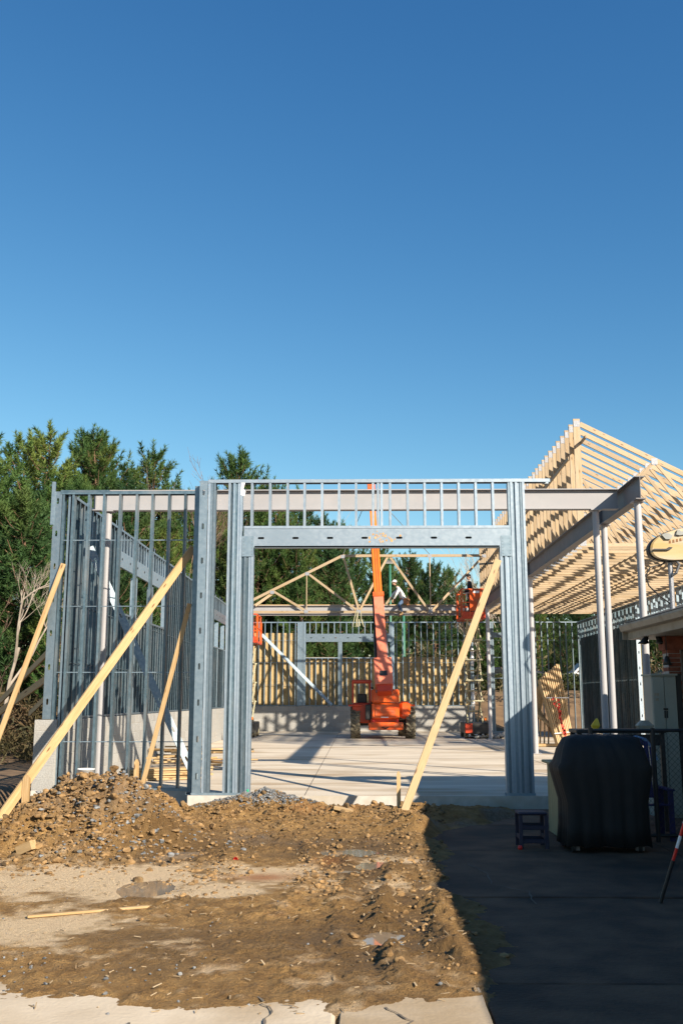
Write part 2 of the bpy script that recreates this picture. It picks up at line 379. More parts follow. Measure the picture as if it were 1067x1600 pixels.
# ------------------------------------------------------------------ churned dirt
def dirt_parts(x, y):
    n1 = fbm(x*.9, y*.9, 11); n2 = fbm(x*3.1, y*3.1, 23, 5, .55); n3 = fbm(x*11, y*11, 41, 4, .55)
    lump = np.abs(fbm(x*4.2, y*4.2, 57, 4, .6)-.5)*2
    ed = n1-.5; n4 = fbm(x*26, y*26, 61, 3, .6); n5 = fbm(x*58, y*58, 91, 2, .6)
    # where dirt lies: not on the apron in front, not far into the shaded pavement
    m_front = sstep(6.15, 6.95, y + ed*1.6 + (n2-.5)*.5)
    m_right = 1 - sstep(.70, 1.15, x + ed*.7 + (n2-.5)*.5 - 1.7*sstep(13.5, 16.5, y))
    cover = m_front*m_right
    # pale dusty patches
    tan = np.clip(bump2(x,y,-2.9,10.3,1.6,.8)+bump2(x,y,-2.8,8.3,1.4,.85)+.9*bump2(x,y,-.9,11.0,.75,.5)+.6*bump2(x,y,.35,11.6,.35,.5)+.5*bump2(x,y,-1.6,9.6,.5,.25)
                  + .35*bump2(x,y,-.3,9.3,.5,.35) + (n1-.5)*1.3 + (n2-.5)*1.0 + (n3-.5)*.5, 0, 1)
    tan = sstep(.2, .72, tan)*(1-sstep(11.6,12.4,y))
    # pile on the left
    px_, py_ = x + (n1-.5)*.7, y + (n2-.5)*.5
    pile = .72*bump2(px_,py_,-3.35,13.2,.80,1.0) + .14*bump2(px_,py_,-4.2,12.4,.8,.8) + .34*bump2(x,y,-2.75,14.5,.27,.30) + .22*bump2(px_,py_,-2.7,12.8,.7,.5)
    pile = pile*(.72+.56*n2) + sstep(.04,.3,pile)*(.10*(n3-.5)+.08*(lump-.3)+.06*(n4-.5))
    # ridge of spoil along the new slab, gravel heap
    wob = (fbm(x*1.3, 0*x+3.3, 77)-.5)*.8
    ridge = .14*np.exp(-((y-15.7-wob)/.65)**2)*(.4+1.2*n2) * (1-sstep(2.2,3.2,x)) + .10*np.exp(-((y-14.2-wob)/.6)**2)*n2*(1-sstep(.6,1.3,x))
    ridge += .16*np.exp(-(((x-.78)/.30)**2+((y-14.2)/.9)**2))*(.5+n2)
    grav = .27*bump2(x + (n2-.5)*.3, y,-1.55,16.55,.75,.48)*(.8+.4*n2)
    # wheel ruts
    wig = .10*np.sin(y*1.3)
    def rut(cx, w, y0, y1):
        band = bell(y, y0, y1, .4)
        prof = np.exp(-(((x-cx-wig)/w)**2))
        tread = .5+.5*np.sin((y + .5*np.abs(x-cx-wig))*2*math.pi/.17)
        side = np.exp(-(((np.abs(x-cx-wig)-w*1.5)/(w*.6))**2))
        return band*(-.035*prof + .055*prof*tread*sstep(.3,.55,n2) + .060*side*(.2+1.4*n2)*(.6+.4*tread))
    wet0 = 0
    ruts = rut(.50,.17,6.9,11.4)*1.35 + rut(-.36,.14,9.0,12.6)*.9 + rut(-1.75,.17,8.9,12.6)*.7 + rut(.12,.12,7.2,9.4)*.6
    rough = .030 + .045*(n2-.45) + .028*(n3-.5) + .024*(n4-.5) + .03*(lump-.35)*sstep(.45,.6,n1) + .012*sstep(.52,.62,n3)*sstep(.45,.6,n2) + .018*(n5-.5)
    flat = .010 + .010*(n2-.5) + .006*(n3-.5)
    base = flat*tan + (rough+ruts)*(1-tan)
    t = base + pile + ridge + grav
    # puddle hollows
    t = np.where(t < .03, .012+.018*np.exp(np.minimum((t-.03)/.02, 0)), t)
    for cx, cy, rx, ry in PUD:
        w = np.exp(-((((x-cx)/rx)**2+((y-cy)/ry)**2)*(.7+.6*n2))**2); t = t*(1-w) + (-.012+.006*n3)*w
    z = -.2 + t*cover - .03*(1-cover)
    wet = np.clip(sum(1.3*bump2(x,y,cx,cy,rx*2.1,ry*2.3) for cx,cy,rx,ry in PUD) + .8*bump2(x,y,-1.0,7.8,1.5,.6) + .75*bump2(x,y,.3,8.8,.55,2.2) + .5*bump2(x,y,-.6,13.2,1.6,.6) + (n1-.5)*1.0, 0, 1)*(1-tan)
    gmask = np.clip(sstep(.06,.16,grav) + .28*sstep(.3,.8,bump2(x,y,-3.3,12.7,.75,.55)+(n2-.5)*1.2)*sstep(.2,.5,pile) + .5*sstep(.55,.7,n1)*sstep(12.5,14,y)*(1-sstep(.1,.3,pile)), 0, 1)
    red = np.clip(bump2(x,y,-1.0,10.55,.5,.28)+bump2(x,y,-.55,15.6,.7,.3)*.6+bump2(x,y,-.35,11.5,.25,.4)*.6+(n2-.5)*.9-.15, 0, 1)
    return z, tan, wet, gmask, red
PUD = [(-2.10,12.0,.30,.48), (-2.02,9.95,.26,.42), (-.12,12.25,.33,.30), (.16,11.3,.24,.28), (.17,8.0,.15,.34), (-.12,10.9,.16,.16)]

def dirt_material():
    m = bpy.data.materials.new("dirt"); m.use_nodes = True; nt = m.node_tree; L = nt.links.new; b = nt.nodes["Principled BSDF"]
    at = _n(nt, "ShaderNodeAttribute", attribute_name="mix_a"); sp = _n(nt, "ShaderNodeSeparateColor"); L(at.outputs["Color"], sp.inputs[0])
    tc = _n(nt, "ShaderNodeTexCoord")
    def noise(s, d=8, r=.6):
        n = _n(nt, "ShaderNodeTexNoise"); n.inputs["Scale"].default_value = s; n.inputs["Detail"].default_value = d; n.inputs["Roughness"].default_value = r
        L(tc.outputs["Object"], n.inputs["Vector"]); return n
    def ramp(n, p0, c0, p1, c1):
        r = _n(nt, "ShaderNodeValToRGB"); e = r.color_ramp.elements; e[0].position = p0; e[0].color = (*c0,1); e[1].position = p1; e[1].color = (*c1,1)
        L(n.outputs[0], r.inputs[0]); return r.outputs[0]
    def mix(f, a, bb):
        x = _n(nt, "ShaderNodeMix", data_type='RGBA'); L(f, x.inputs["Factor"]); L(a, x.inputs["A"])
        if isinstance(bb, tuple): x.inputs["B"].default_value = (*bb,1)
        else: L(bb, x.inputs["B"])
        return x.outputs["Result"]
    nb = noise(5.5); nf = noise(38); ns = noise(1.1)
    c = ramp(nb, .33, (.225,.12,.038), .70, (.52,.315,.122))
    c = mix(ramp(ns, .45, (0,0,0), .7, (.6,.6,.6)), c, (.22,.135,.058))
    c = mix(sp.outputs[0], c, ramp(nf, .3, (.66,.48,.29), .7, (.84,.65,.43)))
    wetc = _n(nt, "ShaderNodeMath", operation='MULTIPLY'); L(sp.outputs[1], wetc.inputs[0]); wetc.inputs[1].default_value = .8
    c = mix(wetc.outputs[0], c, ramp(nf, .3, (.085,.048,.018), .7, (.18,.108,.044)))
    vo = _n(nt, "ShaderNodeTexVoronoi"); vo.inputs["Scale"].default_value = 42; L(tc.outputs["Object"], vo.inputs["Vector"])
    sv = _n(nt, "ShaderNodeSeparateColor"); L(vo.outputs["Color"], sv.inputs[0])
    gr = _n(nt, "ShaderNodeValToRGB"); e = gr.color_ramp.elements; e[0].color = (.10,.10,.10,1); e[1].color = (.34,.34,.34,1); L(sv.outputs[0], gr.inputs[0])
    gfac = _n(nt, "ShaderNodeMath", operation='MULTIPLY'); L(sp.outputs[2], gfac.inputs[0])
    th = _n(nt, "ShaderNodeMapRange"); th.inputs["From Min"].default_value = .35; th.inputs["From Max"].default_value = .5; th.inputs["To Min"].default_value = .45; L(nb.outputs[0], th.inputs[0]); L(th.outputs[0], gfac.inputs[1])
    c = mix(gfac.outputs[0], c, gr.outputs[0])
    ar = _n(nt, "ShaderNodeAttribute", attribute_name="red_a"); 
    c = mix(ar.outputs["Fac"], c, (.36,.13,.04))
    nsp = noise(70, 5, .75); inv = _n(nt, 'ShaderNodeMapRange'); inv.inputs['To Min'].default_value = .42; inv.inputs['To Max'].default_value = .12; L(sp.outputs[0], inv.inputs[0]); sm = _n(nt, 'ShaderNodeMath', operation='MULTIPLY'); L(ramp(nsp, .50, (0,0,0), .66, (1,1,1)), sm.inputs[0]); L(inv.outputs[0], sm.inputs[1]); c = mix(sm.outputs[0], c, (.06,.036,.016)); nsl = noise(55, 5, .75); c = mix(ramp(nsl, .60, (0,0,0), .70, (.55,.55,.55)), c, (.47,.36,.22))
    L(c, b.inputs["Base Color"])
    rr = _n(nt, "ShaderNodeMapRange"); rr.inputs["To Min"].default_value = .95; rr.inputs["To Max"].default_value = .62; L(sp.outputs[1], rr.inputs[0]); L(rr.outputs[0], b.inputs["Roughness"])
    b.inputs["Specular IOR Level"].default_value = .3
    bp = _n(nt, "ShaderNodeBump"); bp.inputs["Strength"].default_value = 1.0; bp.inputs["Distance"].default_value = .045
    ad = _n(nt, "ShaderNodeMath", operation='ADD'); L(nf.outputs[0], ad.inputs[0]); n2 = noise(95, 6, .7); L(n2.outputs[0], ad.inputs[1])
    L(ad.outputs[0], bp.inputs["Height"]); L(bp.outputs[0], b.inputs["Normal"])
    return m
M['dirt'] = dirt_material()
store = {}
def dirt_z(X, Yg):
    z, tan, wet, gm, red = dirt_parts(X, Yg); store.update(tan=tan, wet=wet, gm=gm, red=red); return z
dxs = np.arange(-5.84, 3.2, .0155); dys = np.concatenate([np.arange(5.8, 9, .0145), np.arange(9, 12.5, .022), np.arange(12.5, 17.19, .03)])
dirt, _, _, DZ = grid_mesh("dirt_ground", dxs, dys, dirt_z, M['dirt']); tag(dirt, kind="structure")
ca = dirt.data.color_attributes.new("mix_a", 'FLOAT_COLOR', 'POINT')
arr = np.stack([store['tan'], store['wet'], store['gm'], np.ones_like(store['tan'])], -1).reshape(-1).astype(np.float32); ca.data.foreach_set("color", arr)
fa_ = dirt.data.attributes.new("red_a", 'FLOAT', 'POINT'); fa_.data.foreach_set("value", (store['red']*.8).reshape(-1).astype(np.float32))
def dz_at(x, y):
    i = int(np.clip(np.searchsorted(dxs, x), 0, len(dxs)-1)); j = int(np.clip(np.searchsorted(dys, y), 0, len(dys)-1)); return float(DZ[j, i])

# puddles: still muddy water lying in the hollows
M['water'] = pm("muddy_water", (.20,.155,.11), (.24,.19,.14), 3, .05, 0, .0, spec=.6)
for i, (cx, cy, rx, ry) in enumerate(PUD):
    zz = -.2 + .011
    n = 28; r = random.Random(40+i)
    ring = [(cx+rx*1.25*math.cos(2*math.pi*k/n), cy+ry*1.25*math.sin(2*math.pi*k/n), zz) for k in range(n)]
    o = MB().add(ring, [tuple(range(n))]).build("puddle", M['water']); tag(o, kind="structure")

# clods, stones, gravel, wood chips: nobody could count them
def rock_cloud(name, spots, mat, seed):
    r = random.Random(seed)
    bm = bmesh.new(); bmesh.ops.create_icosphere(bm, subdivisions=2, radius=1); bv = np.array([v.co[:] for v in bm.verts]); bf = [tuple(v.index for v in f.verts) for f in bm.faces]; bm.free()
    nr = np.random.RandomState(seed); vs_ = []; fs = []; b = 0; nvb = len(bv); bfa = np.array(bf)
    for x, y, z, s in spots:
        k = 1 + nr.uniform(-.06,.06,(nvb,1)); sc = np.array([s*nr.uniform(.75,1.35), s*nr.uniform(.75,1.35), s*nr.uniform(.5,.9)])
        a = nr.uniform(0, 6.28); ca_, sa_ = math.cos(a), math.sin(a); p = bv*k
        for _ in range(6):
            dd = nr.normal(size=3); dd /= np.linalg.norm(dd); h_ = nr.uniform(.45,.8); q = p@dd; p = p - np.clip(q-h_, 0, None)[:,None]*dd
        p = p*sc
        p = np.stack([p[:,0]*ca_-p[:,1]*sa_, p[:,0]*sa_+p[:,1]*ca_, p[:,2]], -1) + np.array([x,y,z])
        vs_.append(p); fs.append(bfa+b); b += nvb
    me = bpy.data.meshes.new(name); me.from_pydata(np.concatenate(vs_).tolist(), [], np.concatenate(fs).tolist()); me.materials.append(mat); me.update()
    return place(name, me)
M['clod'] = pm("clod", (.11,.061,.022), (.34,.21,.092), 14, .95, 0, .4, bscale=40)
M['stone'] = pm("stone", (.07,.076,.082), (.23,.235,.24), 16, .85, 0, .3, bscale=40, detail=1)
rs = random.Random(3)
def scatter(n, pick, s0, sg, smax, sink=.25):
    out = []
    while len(out) < n:
        x, y = pick()
        if not (-5.8 < x < 1.5 and 5.9 < y < 17.1): continue
        s = min(smax, s0*math.exp(rs.gauss(0, sg))); out.append((x, y, dz_at(x, y)+s*sink, s))
    return out
heap = lambda: (rs.gauss(-3.4, .66), rs.gauss(12.85, .80))
knob = lambda: (rs.gauss(-2.75, .17), rs.gauss(14.45, .2))
spoil = lambda: (rs.uniform(-2.9, 1.25), rs.gauss(15.6, .55))
mid = lambda: (rs.uniform(-2.6, .9), rs.gauss(14.0, .5))
rutc = lambda: (rs.gauss(.5, .26), rs.uniform(6.9, 14.3))
rutl = lambda: (rs.gauss(-.38, .17), rs.uniform(9.6, 13))
rim_ = lambda: (rs.gauss(-1.55, .22), rs.gauss(10.9, .8))
sp = scatter(4600, heap, .0145, .55, .065) + scatter(420, knob, .017, .4, .045) + scatter(1500, spoil, .013, .55, .055) + scatter(260, mid, .011, .5, .04) + scatter(420, rutc, .014, .5, .045) + scatter(300, rutl, .016, .5, .05) + scatter(300, rim_, .013, .5, .04)
tag(rock_cloud("clods", sp, M['clod'], 1), "brown clods of clay heaped and strewn over the churned ground", "clods", kind="stuff")
M['clod2'] = pm("dark_clod", (.07,.042,.018), (.22,.14,.062), 14, .95, 0, .4, bscale=40)
sp = scatter(1500, heap, .0165, .5, .05) + scatter(350, spoil, .022, .5, .06) + scatter(160, mid, .016, .5, .05) + scatter(160, rutc, .014, .5, .045)
tag(rock_cloud("dark_clods", sp, M['clod2'], 4), "dark damp clods of clay lying among the brown ones", "clods", kind="stuff")
gravel_heap = lambda: (rs.gauss(-1.55, .55), rs.gauss(16.45, .30))
streak = lambda: (rs.gauss(-3.0, .5), rs.gauss(12.6, .5))
stray = lambda: (rs.uniform(-4.2, 1.0), rs.uniform(6.0, 15))
edge_ = lambda: (rs.gauss(-2.2, .55), rs.gauss(6.9, .28))
sp = scatter(1100, gravel_heap, .016, .35, .035, .4) + scatter(850, streak, .0135, .5, .045, .4) + scatter(260, stray, .0065, .45, .02, .3) + scatter(70, edge_, .009, .45, .028, .3)
tag(rock_cloud("gravel", sp, M['stone'], 2), "grey crushed stone heaped by the slab and scattered over the dirt", "gravel", kind="stuff")
M['chip'] = pm("wood_chip", (.22,.15,.08), (.42,.32,.20), 1.5, .8)
ch = MB()
for i in range(420):
    x = rs.uniform(-3.5, .9); y = rs.uniform(6.2, 10.5) if i % 3 else rs.uniform(10, 15); a = rs.uniform(0, 3.14); l = rs.uniform(.008,.035); w = rs.uniform(.002,.006); z = max(dz_at(x,y), -.2)+.008
    dx, dy = math.cos(a)*l, math.sin(a)*l; t = rs.uniform(-.01,.02)
    ch.obox((x-dx,y-dy,z), (x+dx,y+dy,z+t), w*2, .004)
tag(ch.build("wood_chips", M['chip'], origin=(0,8,-.2)), "pale splinters and chips trodden into the dirt", "wood chips", kind="stuff")

# ------------------------------------------------------------------ block walls
blk_x = MB().cbox(-.1985,.1985,-.10,.10,0,.194,.004).mesh("block", M['cmu'])        # long side along X
blk_y = MB().cbox(-.10,.10,-.1985,.1985,0,.194,.004).mesh("block", M['cmu'])        # long side along Y
def block_wall(name, label, axis, fixed, a0, a1, courses, split):
    """running-bond wall; blocks up to 'split' are single parts, farther ones one joined part"""
    base = (fixed, a0, 0) if axis == 'Y' else (a0, fixed, 0)
    t = thing(name, label, "wall", base)
    H = courses*.2032
    core = MB()
    if axis == 'Y': core.box(fixed-.094, fixed+.094, a0+.01, a1-.01, 0.002, H-.012)
    else: core.box(a0+.01, a1-.01, fixed-.094, fixed+.094, 0.002, H-.012)
    core.build("mortar_core", M['mortar'], t)
    far = MB()
    for c in range(courses):
        s = a0 + (.2032 if c % 2 else 0) + .2
        while s + .2 <= a1 + .01:
            z = c*.2032 + .006
            if s < split:
                place("block", blk_y if axis == 'Y' else blk_x, t, (fixed, s, z) if axis == 'Y' else (s, fixed, z))
            else:
                if axis == 'Y': far.cbox(fixed-.1, fixed+.1, s-.1985, s+.1985, z, z+.194, .004)
                else: far.cbox(s-.1985, s+.1985, fixed-.1, fixed+.1, z, z+.194, .004)
            s += .4064
    if far.v: tag(far.build("far_blocks", M['cmu'], t), kind="stuff")
    return t
block_wall("block_wall", "long low grey block wall carrying the windowed metal stud wall", 'Y', -5.40, 18.30, 49.9, 6, 34.5)
block_wall("block_wall", "low shadow-dappled grey block wall behind the orange telehandler", 'X', 50.08, -5.30, 5.62, 6, 5.9)
# block pier at the front corner
t = thing("block_pier", "pale block pier under the corner stud beside the earth heap", "pier", (-5.55, 18.13, -.6))
MB().box(-5.745, -5.35, 18.03, 18.225, -.6, 1.222).build("mortar_core", M['mortar'], t)
for c in range(9): place("block", blk_x, t, (-5.55, 18.126, -.6+c*.2032+.004))

# ------------------------------------------------------------------ front bump-out wall with the big door opening
G, GD, GT = M['galv'], M['galvd'], M['galvt']
YF = 17.24
fw = thing("stud_wall", "tall galvanised front stud wall with the wide open doorway and slotted header", "stud wall", (.1, YF, 0))
channel("corner_stud", (-2.715, YF, 0.004), (-2.715, YF, 5.40), .145, .041, GT, fw, (0,-1,0), slots=.61)
channel("corner_stud", (-2.79, 17.34, 0.004), (-2.79, 17.34, 5.38), .10, .041, GT, fw, (-1,0,0))
stud(-2.632, YF+.003, 0.042, 5.32, G, fw); stud(-2.588, YF+.006, .042, 5.32, GT, fw)
stud(-2.54, YF+.003, .042, 5.32, GT, fw, name="stud")
def bundle(x0, n, full, hz, flip=False, mats=(G, GD, GT, GD, G)):  # set-back studs take darker steel, painting the shaded gaps between ribs
    """studs nailed flange to flange; those not in 'full' stop under the header"""
    for i in range(n):
        x = x0 + i*.0420; dy = (0, .030, .004, .024, .010)[i % 5]
        if i in full: stud(x, YF+dy, .042, 5.318, mats[i % len(mats)], fw)
        else: stud(x, YF+dy, .042, hz-.044, mats[i % len(mats)], fw, name="jack_stud")
bundle(-2.275, 11, (0,1,2,3,4,5), 4.2)
bundle(2.485, 11, (4,5,6,7,8,9,10), 4.2, mats=(G, GT, G, G, GT))
# tracks
channel("bottom_track", (-2.80, YF+.076, .002), (-1.80, YF+.076, .002), .158, .04, GT, fw, (0,0,-1))
channel("bottom_track", (2.47, YF+.076, .002), (2.96, YF+.076, .002), .158, .04, GT, fw, (0,0,-1))
channel("top_track", (-2.64, YF+.076, 5.418), (3.40, YF+.076, 5.418), .160, .058, G, fw, (0,0,1))
# header: slotted channel, sill track, cripple studs
channel("header_beam", (-1.99, YF+.001, 4.365), (2.66, YF+.001, 4.365), .33, .045, G, fw, (0,-1,0), slots=.605)
channel("header_beam", (-1.80, YF+.15, 4.365), (2.48, YF+.15, 4.365), .32, .045, GT, fw, (0,1,0))
channel("header_track", (-1.99, YF+.076, 4.534), (2.66, YF+.076, 4.534), .164, .046, G, fw, (0,0,-1))
channel("header_track", (-1.80, YF+.076, 4.196), (2.48, YF+.076, 4.196), .150, .030, GT, fw, (0,0,-1))
for x in (-1.88,-1.56,-1.25,-.95,-.64,-.34,-.04,.26,.348,.41,.56,.87,1.17,1.47,1.77,2.07,2.37):
    if x < .3: stud(x+.041, YF+.156, 4.538, .82, G, fw, rot=math.pi, name="cripple_stud")
    else: stud(x, YF+.004, 4.538, .82, G, fw, name="cripple_stud")
for x0, x1, a in ((-2.02,-1.815,0),(2.505,2.69,0)):
    MB().box(x0, x1, YF-.006, YF-.002, 4.04, 4.40).build("clip_plate", GT, fw)
    mb = MB()
    for i in range(6):
        for j in range(2): mb.tube((x0+.03+j*(x1-x0-.06), YF-.006, 4.08+i*.055), (x0+.03+j*(x1-x0-.06), YF-.011, 4.08+i*.055), .006, n=6)
    mb.build("screw_heads", M['steel'], fw)
# rust bloom on the header, paint dot and peeled label
M['rustm'] = pm("rust_bloom", (.45,.22,.06), (.55,.36,.17), 20, .9)
rb = MB(); rq = random.Random(8)
for i in range(34):
    cx, cz = rq.gauss(.42, .13), rq.gauss(4.37, .06); q = rq.uniform(.006, .022)
    if .2 < cx < .75 and 4.23 < cz < 4.5: rb.add([(cx+q*rq.uniform(.6,1.3)*math.cos(a), YF-.0012-.00005*i, cz+q*rq.uniform(.6,1.6)*math.sin(a)) for a in [k*1.047 for k in range(6)]], [tuple(range(6))])
tag(rb.build("rust_stain", M['rustm'], fw), kind="stuff")
MB().box(-1.86, -1.83, YF-.004, YF-.001, .06, .10).build("green_paint_dot", pm("green_paint", (.02,.35,.18), (.03,.4,.2), 9, .6), fw)
MB().add([(-2.06,YF-.003,5.14),(-1.99,YF-.003,5.12),(-1.97,YF-.003,5.20),(-2.01,YF-.003,5.25),(-1.98,YF-.003,5.37),(-2.05,YF-.003,5.38)], [(0,1,2,3,4,5)]).build("peeled_label", M['white'], fw)
# return of the bump-out back to the main front
for y in (17.42, 17.62, 17.82):
    stud(-2.80, y, .042, 5.30, GD, fw, rot=math.pi/2, web=.1)
channel("bottom_track", (-2.85, 17.32, .003), (-2.85, 18.0, .003), .11, .04, GT, fw, (0,0,-1))

# ------------------------------------------------------------------ main front wall, left of the bump-out
YL = 18.04
lw = thing("stud_wall", "open galvanised front stud wall with thin bridging rods above the earth heap", "stud wall", (-4.2, YL, 0))
channel("corner_stud", (-5.545, YL, 1.235), (-5.545, YL, 5.38), .15, .045, GT, lw, (0,-1,0), slots=.61)
channel("corner_stud", (-5.63, YL-.03, 4.75), (-5.63, YL-.03, 5.56), .06, .045, GT, lw, (0,-1,0))
stud(-5.46, YL+.003, .042, 5.31, M['galvd'], lw)
for i, x in enumerate((-5.30,-5.01,-4.73,-4.43,-4.12,-3.83,-3.52,-3.22,-2.93)):
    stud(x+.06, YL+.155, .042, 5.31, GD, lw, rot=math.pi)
    # lapped second flange on the doubled studs
for x in (-5.36,): stud(x, YL+.05, .042, 5.31, GT, lw)
channel("top_track", (-5.50, YL+.076, 5.382), (-2.86, YL+.076, 5.382), .160, .055, GD, lw, (0,0,1))
channel("top_track", (-5.50, YL+.076, 5.405), (-4.60, YL+.076, 5.405), .164, .045, GD, lw, (0,0,1))
channel("bottom_track", (-5.34, YL+.076, .003), (-2.87, YL+.076, .003), .158, .04, GT, lw, (0,0,-1))
for z in (4.47, 3.25, 2.06, .84):
    bar("bridging_rod", (-5.50, YL+.06, z), (-2.88, YL+.06, z), .016, .016, GT, lw, ch=.002)
MB().box(-2.97, -2.76, YL-.16, YL-.155, 4.22, 4.40).box(-2.97,-2.76,YL-.155,YL-.10,4.395,4.40).box(-2.97,-2.76,YL-.155,YL-.10,4.22,4.225).build("brace_bracket", G, lw)
# metal kicker seen through the studs
k = thing("metal_kicker", "slotted galvanised stud set as a raking kicker inside the wall behind the earth heap", "brace", (-3.15, 19.3, 0))
channel("rail", (-5.30, 19.45, 4.55), (-3.02, 19.3, .05), .15, .045, M['galvk'], k, (.35,-1,.1), slots=.61)

# ------------------------------------------------------------------ left side wall on blocks
sw = thing("stud_wall", "long galvanised side stud wall with high window openings above the block wall", "stud wall", (-5.40, 18.3, 1.22))
zb, zt = 1.235, 5.36; XL = -5.475
wins = [(22.0, 27.7), (36.6, 43.0)]
y = 18.5; i = 0
while y < 50:
    inw = any(a < y < b for a, b in wins)
    j = rnd.uniform(-.012, .012)
    if inw:
        place("cripple_stud", stud_mesh(.50, GT), sw, (-5.475, y+j, 4.875), (0,0,-math.pi/2))
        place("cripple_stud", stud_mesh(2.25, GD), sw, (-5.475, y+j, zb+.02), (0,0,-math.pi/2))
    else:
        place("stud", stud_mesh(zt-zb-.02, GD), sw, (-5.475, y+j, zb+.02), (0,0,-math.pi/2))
    y += .305; i += 1
for (a, b), posts in zip(wins, ((23.9, 25.8), (38.2, 39.9, 41.5))):
    channel("header_beam", (-5.32, a-.1, 4.69), (-5.32, b+.1, 4.69), .36, .05, GT, sw, (1,0,0))
    mb = MB(); yy = a+.3
    while yy < b: mb.tube((-5.318, yy, 4.70), (-5.310, yy, 4.70), .028, n=8); yy += .8
    mb.build("web_hole", M['black'], sw)
    channel("window_sill_track", (-5.40, a, 3.51), (-5.40, b, 3.51), .158, .045, GT, sw, (0,0,1))
    for p in (a-.05, *posts, b+.05):
        for d in (0, .045): place("post", stud_mesh(3.2, GT), sw, (-5.325, p+d, zb+.02), (0,0,math.pi/2))
channel("top_track", (-5.40, 18.25, 5.372), (-5.40, 49.9, 5.372), .160, .05, GT, sw, (0,0,1))
channel("bottom_track", (-5.40, 18.25, 1.228), (-5.40, 49.9, 1.228), .158, .04, GT, sw, (0,0,-1))
for z in (3.35, 2.25): bar("bridging_rod", (-5.36, 18.4, z), (-5.36, 49.9, z), .016, .016, GT, sw, ch=.002)
mb = MB(); y = 18.8
while y < 50: mb.box(-5.38,-5.37, y, y+.012, 5.375, 5.375+.10+.06*math.sin(y*7)); y += .61
mb.build("strap_stubs", GT, sw)
# ------------------------------------------------------------------ back wall
bw = thing("stud_wall", "galvanised back stud wall with wide window and boarded lower part", "stud wall", (0, 50, 0))
YB = 50.0
def bstud(x, z0, z1, name="stud"): return stud(x, YB+rnd.uniform(0,.004), z0, z1-z0, GT, bw, name=name)
x = -5.25
while x < -3.05: bstud(x, 1.25, 5.33); x += .305
for i in range(10): bstud(-3.0+i*.0425, 1.25, 5.33)
x = -2.40
while x < 1.62:
    bstud(x, 1.25, 3.56, "cripple_stud"); bstud(x, 4.78, 5.33, "cripple_stud"); x += .305
for i in range(5): bstud(-.98+i*.0425, 1.25, 4.36); bstud(1.62+i*.0425, 1.25, 5.33)
channel("header_beam", (-2.62, YB-.003, 4.57), (1.70, YB-.003, 4.57), .40, .05, GT, bw, (0,-1,0), slots=.61)
channel("window_sill_track", (-2.58, YB+.076, 3.60), (1.62, YB+.076, 3.60), .158, .045, GT, bw, (0,0,1))
x = 1.92
while x < 5.62: bstud(x, 1.25, 5.33); x += .305
channel("bottom_track", (-5.3, YB+.076, 1.228), (5.62, YB+.076, 1.228), .158, .04, GT, bw, (0,0,-1))
channel("top_track", (-5.3, YB+.076, 5.365), (11.1, YB+.076, 5.365), .160, .05, GT, bw, (0,0,1))
for i in range(8): bstud(6.42+i*.0425, .02, 5.33)
for x in (5.66, 5.70): bstud(x, .02, 5.33)
channel("header_beam", (6.75, YB-.003, 4.70), (7.9, YB-.003, 4.70), .25, .05, GT, bw, (0,-1,0))
channel("window_sill_track", (6.75, YB+.076, 3.62), (7.9, YB+.076, 3.62), .158, .045, GT, bw, (0,0,1))
channel("window_sill_track", (6.75, YB+.076, 2.60), (7.9, YB+.076, 2.60), .158, .045, GT, bw, (0,0,1))
x = 7.9
while x < 11.05: bstud(x, .02, 5.33); x += .305
for z in (3.35, 2.25, 4.45):
    bar("bridging_rod", (-5.3, YB+.06, z), (-2.6 if z > 4 else 5.6, YB+.06, z), .016, .016, GT, bw, ch=.002)
bar("bridging_rod", (1.9, YB+.06, 4.45), (11, YB+.06, 4.45), .016, .016, GT, bw, ch=.002)
mb = MB(); x = -5.2
while x < 11: mb.box(x, x+.012, YB+.07, YB+.08, 5.365, 5.365+.10+.05*math.sin(x*9)); x += .61
mb.build("strap_stubs", GT, bw)
# OSB sheathing sheets on its outer face
def osb(x0, x1, z0, z1):
    MB().box(x0+.003, x1-.003, YB+.158+.002*rnd.random(), YB+.170, z0+.003, z1-.003).build("sheathing_panel", M['osb'], bw)
zs = (1.24, 2.44, 3.62, 4.82)
for a, b in zip(zs[:-1], zs[1:]):
    xs = (-5.35, -2.96) if a > 3.5 else (-5.35, -2.9, -.46, 1.98, 4.42, 5.64)
    for p, q in zip(xs[:-1], xs[1:]): osb(p, q, a, b)
k = thing("metal_kicker", "galvanised stud raking down in front of the boarded back wall", "brace", (-1.2, 49.3, 1.25))
channel("rail", (-4.75, 49.75, 4.72), (-1.26, 49.55, 1.28), .15, .045, M['galvk'], k, (0,-1,.3))
# ------------------------------------------------------------------ right side wall
rw = thing("stud_wall", "dark boarded stud wall under the eaves of the wooden trusses", "stud wall", (11.1, 44, 0))
XR = 11.1
y = 39.7
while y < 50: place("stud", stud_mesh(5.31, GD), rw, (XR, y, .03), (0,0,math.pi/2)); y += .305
y = 24.0
while y < 39.6: place("cripple_stud", stud_mesh(.74, GT), rw, (XR, y, 4.60), (0,0,math.pi/2)); y += .305
for y in (37.6, 34.6, 31.5): bar("wood_post", (XR-.09, y, 4.58), (XR-.09, y, 5.42), .09, .038, M['lumber'], rw)
channel("top_track", (XR-.076, 24, 5.365), (XR-.076, 50.1, 5.365), .160, .05, GT, rw, (0,0,1))
channel("header_beam", (XR, 24, 4.42), (XR, 39.62, 4.42), .34, .05, GT, rw, (1,0,0))
channel("header_beam", (XR-.155, 24, 4.42), (XR-.155, 39.62, 4.42), .34, .05, GT, rw, (-1,0,0))
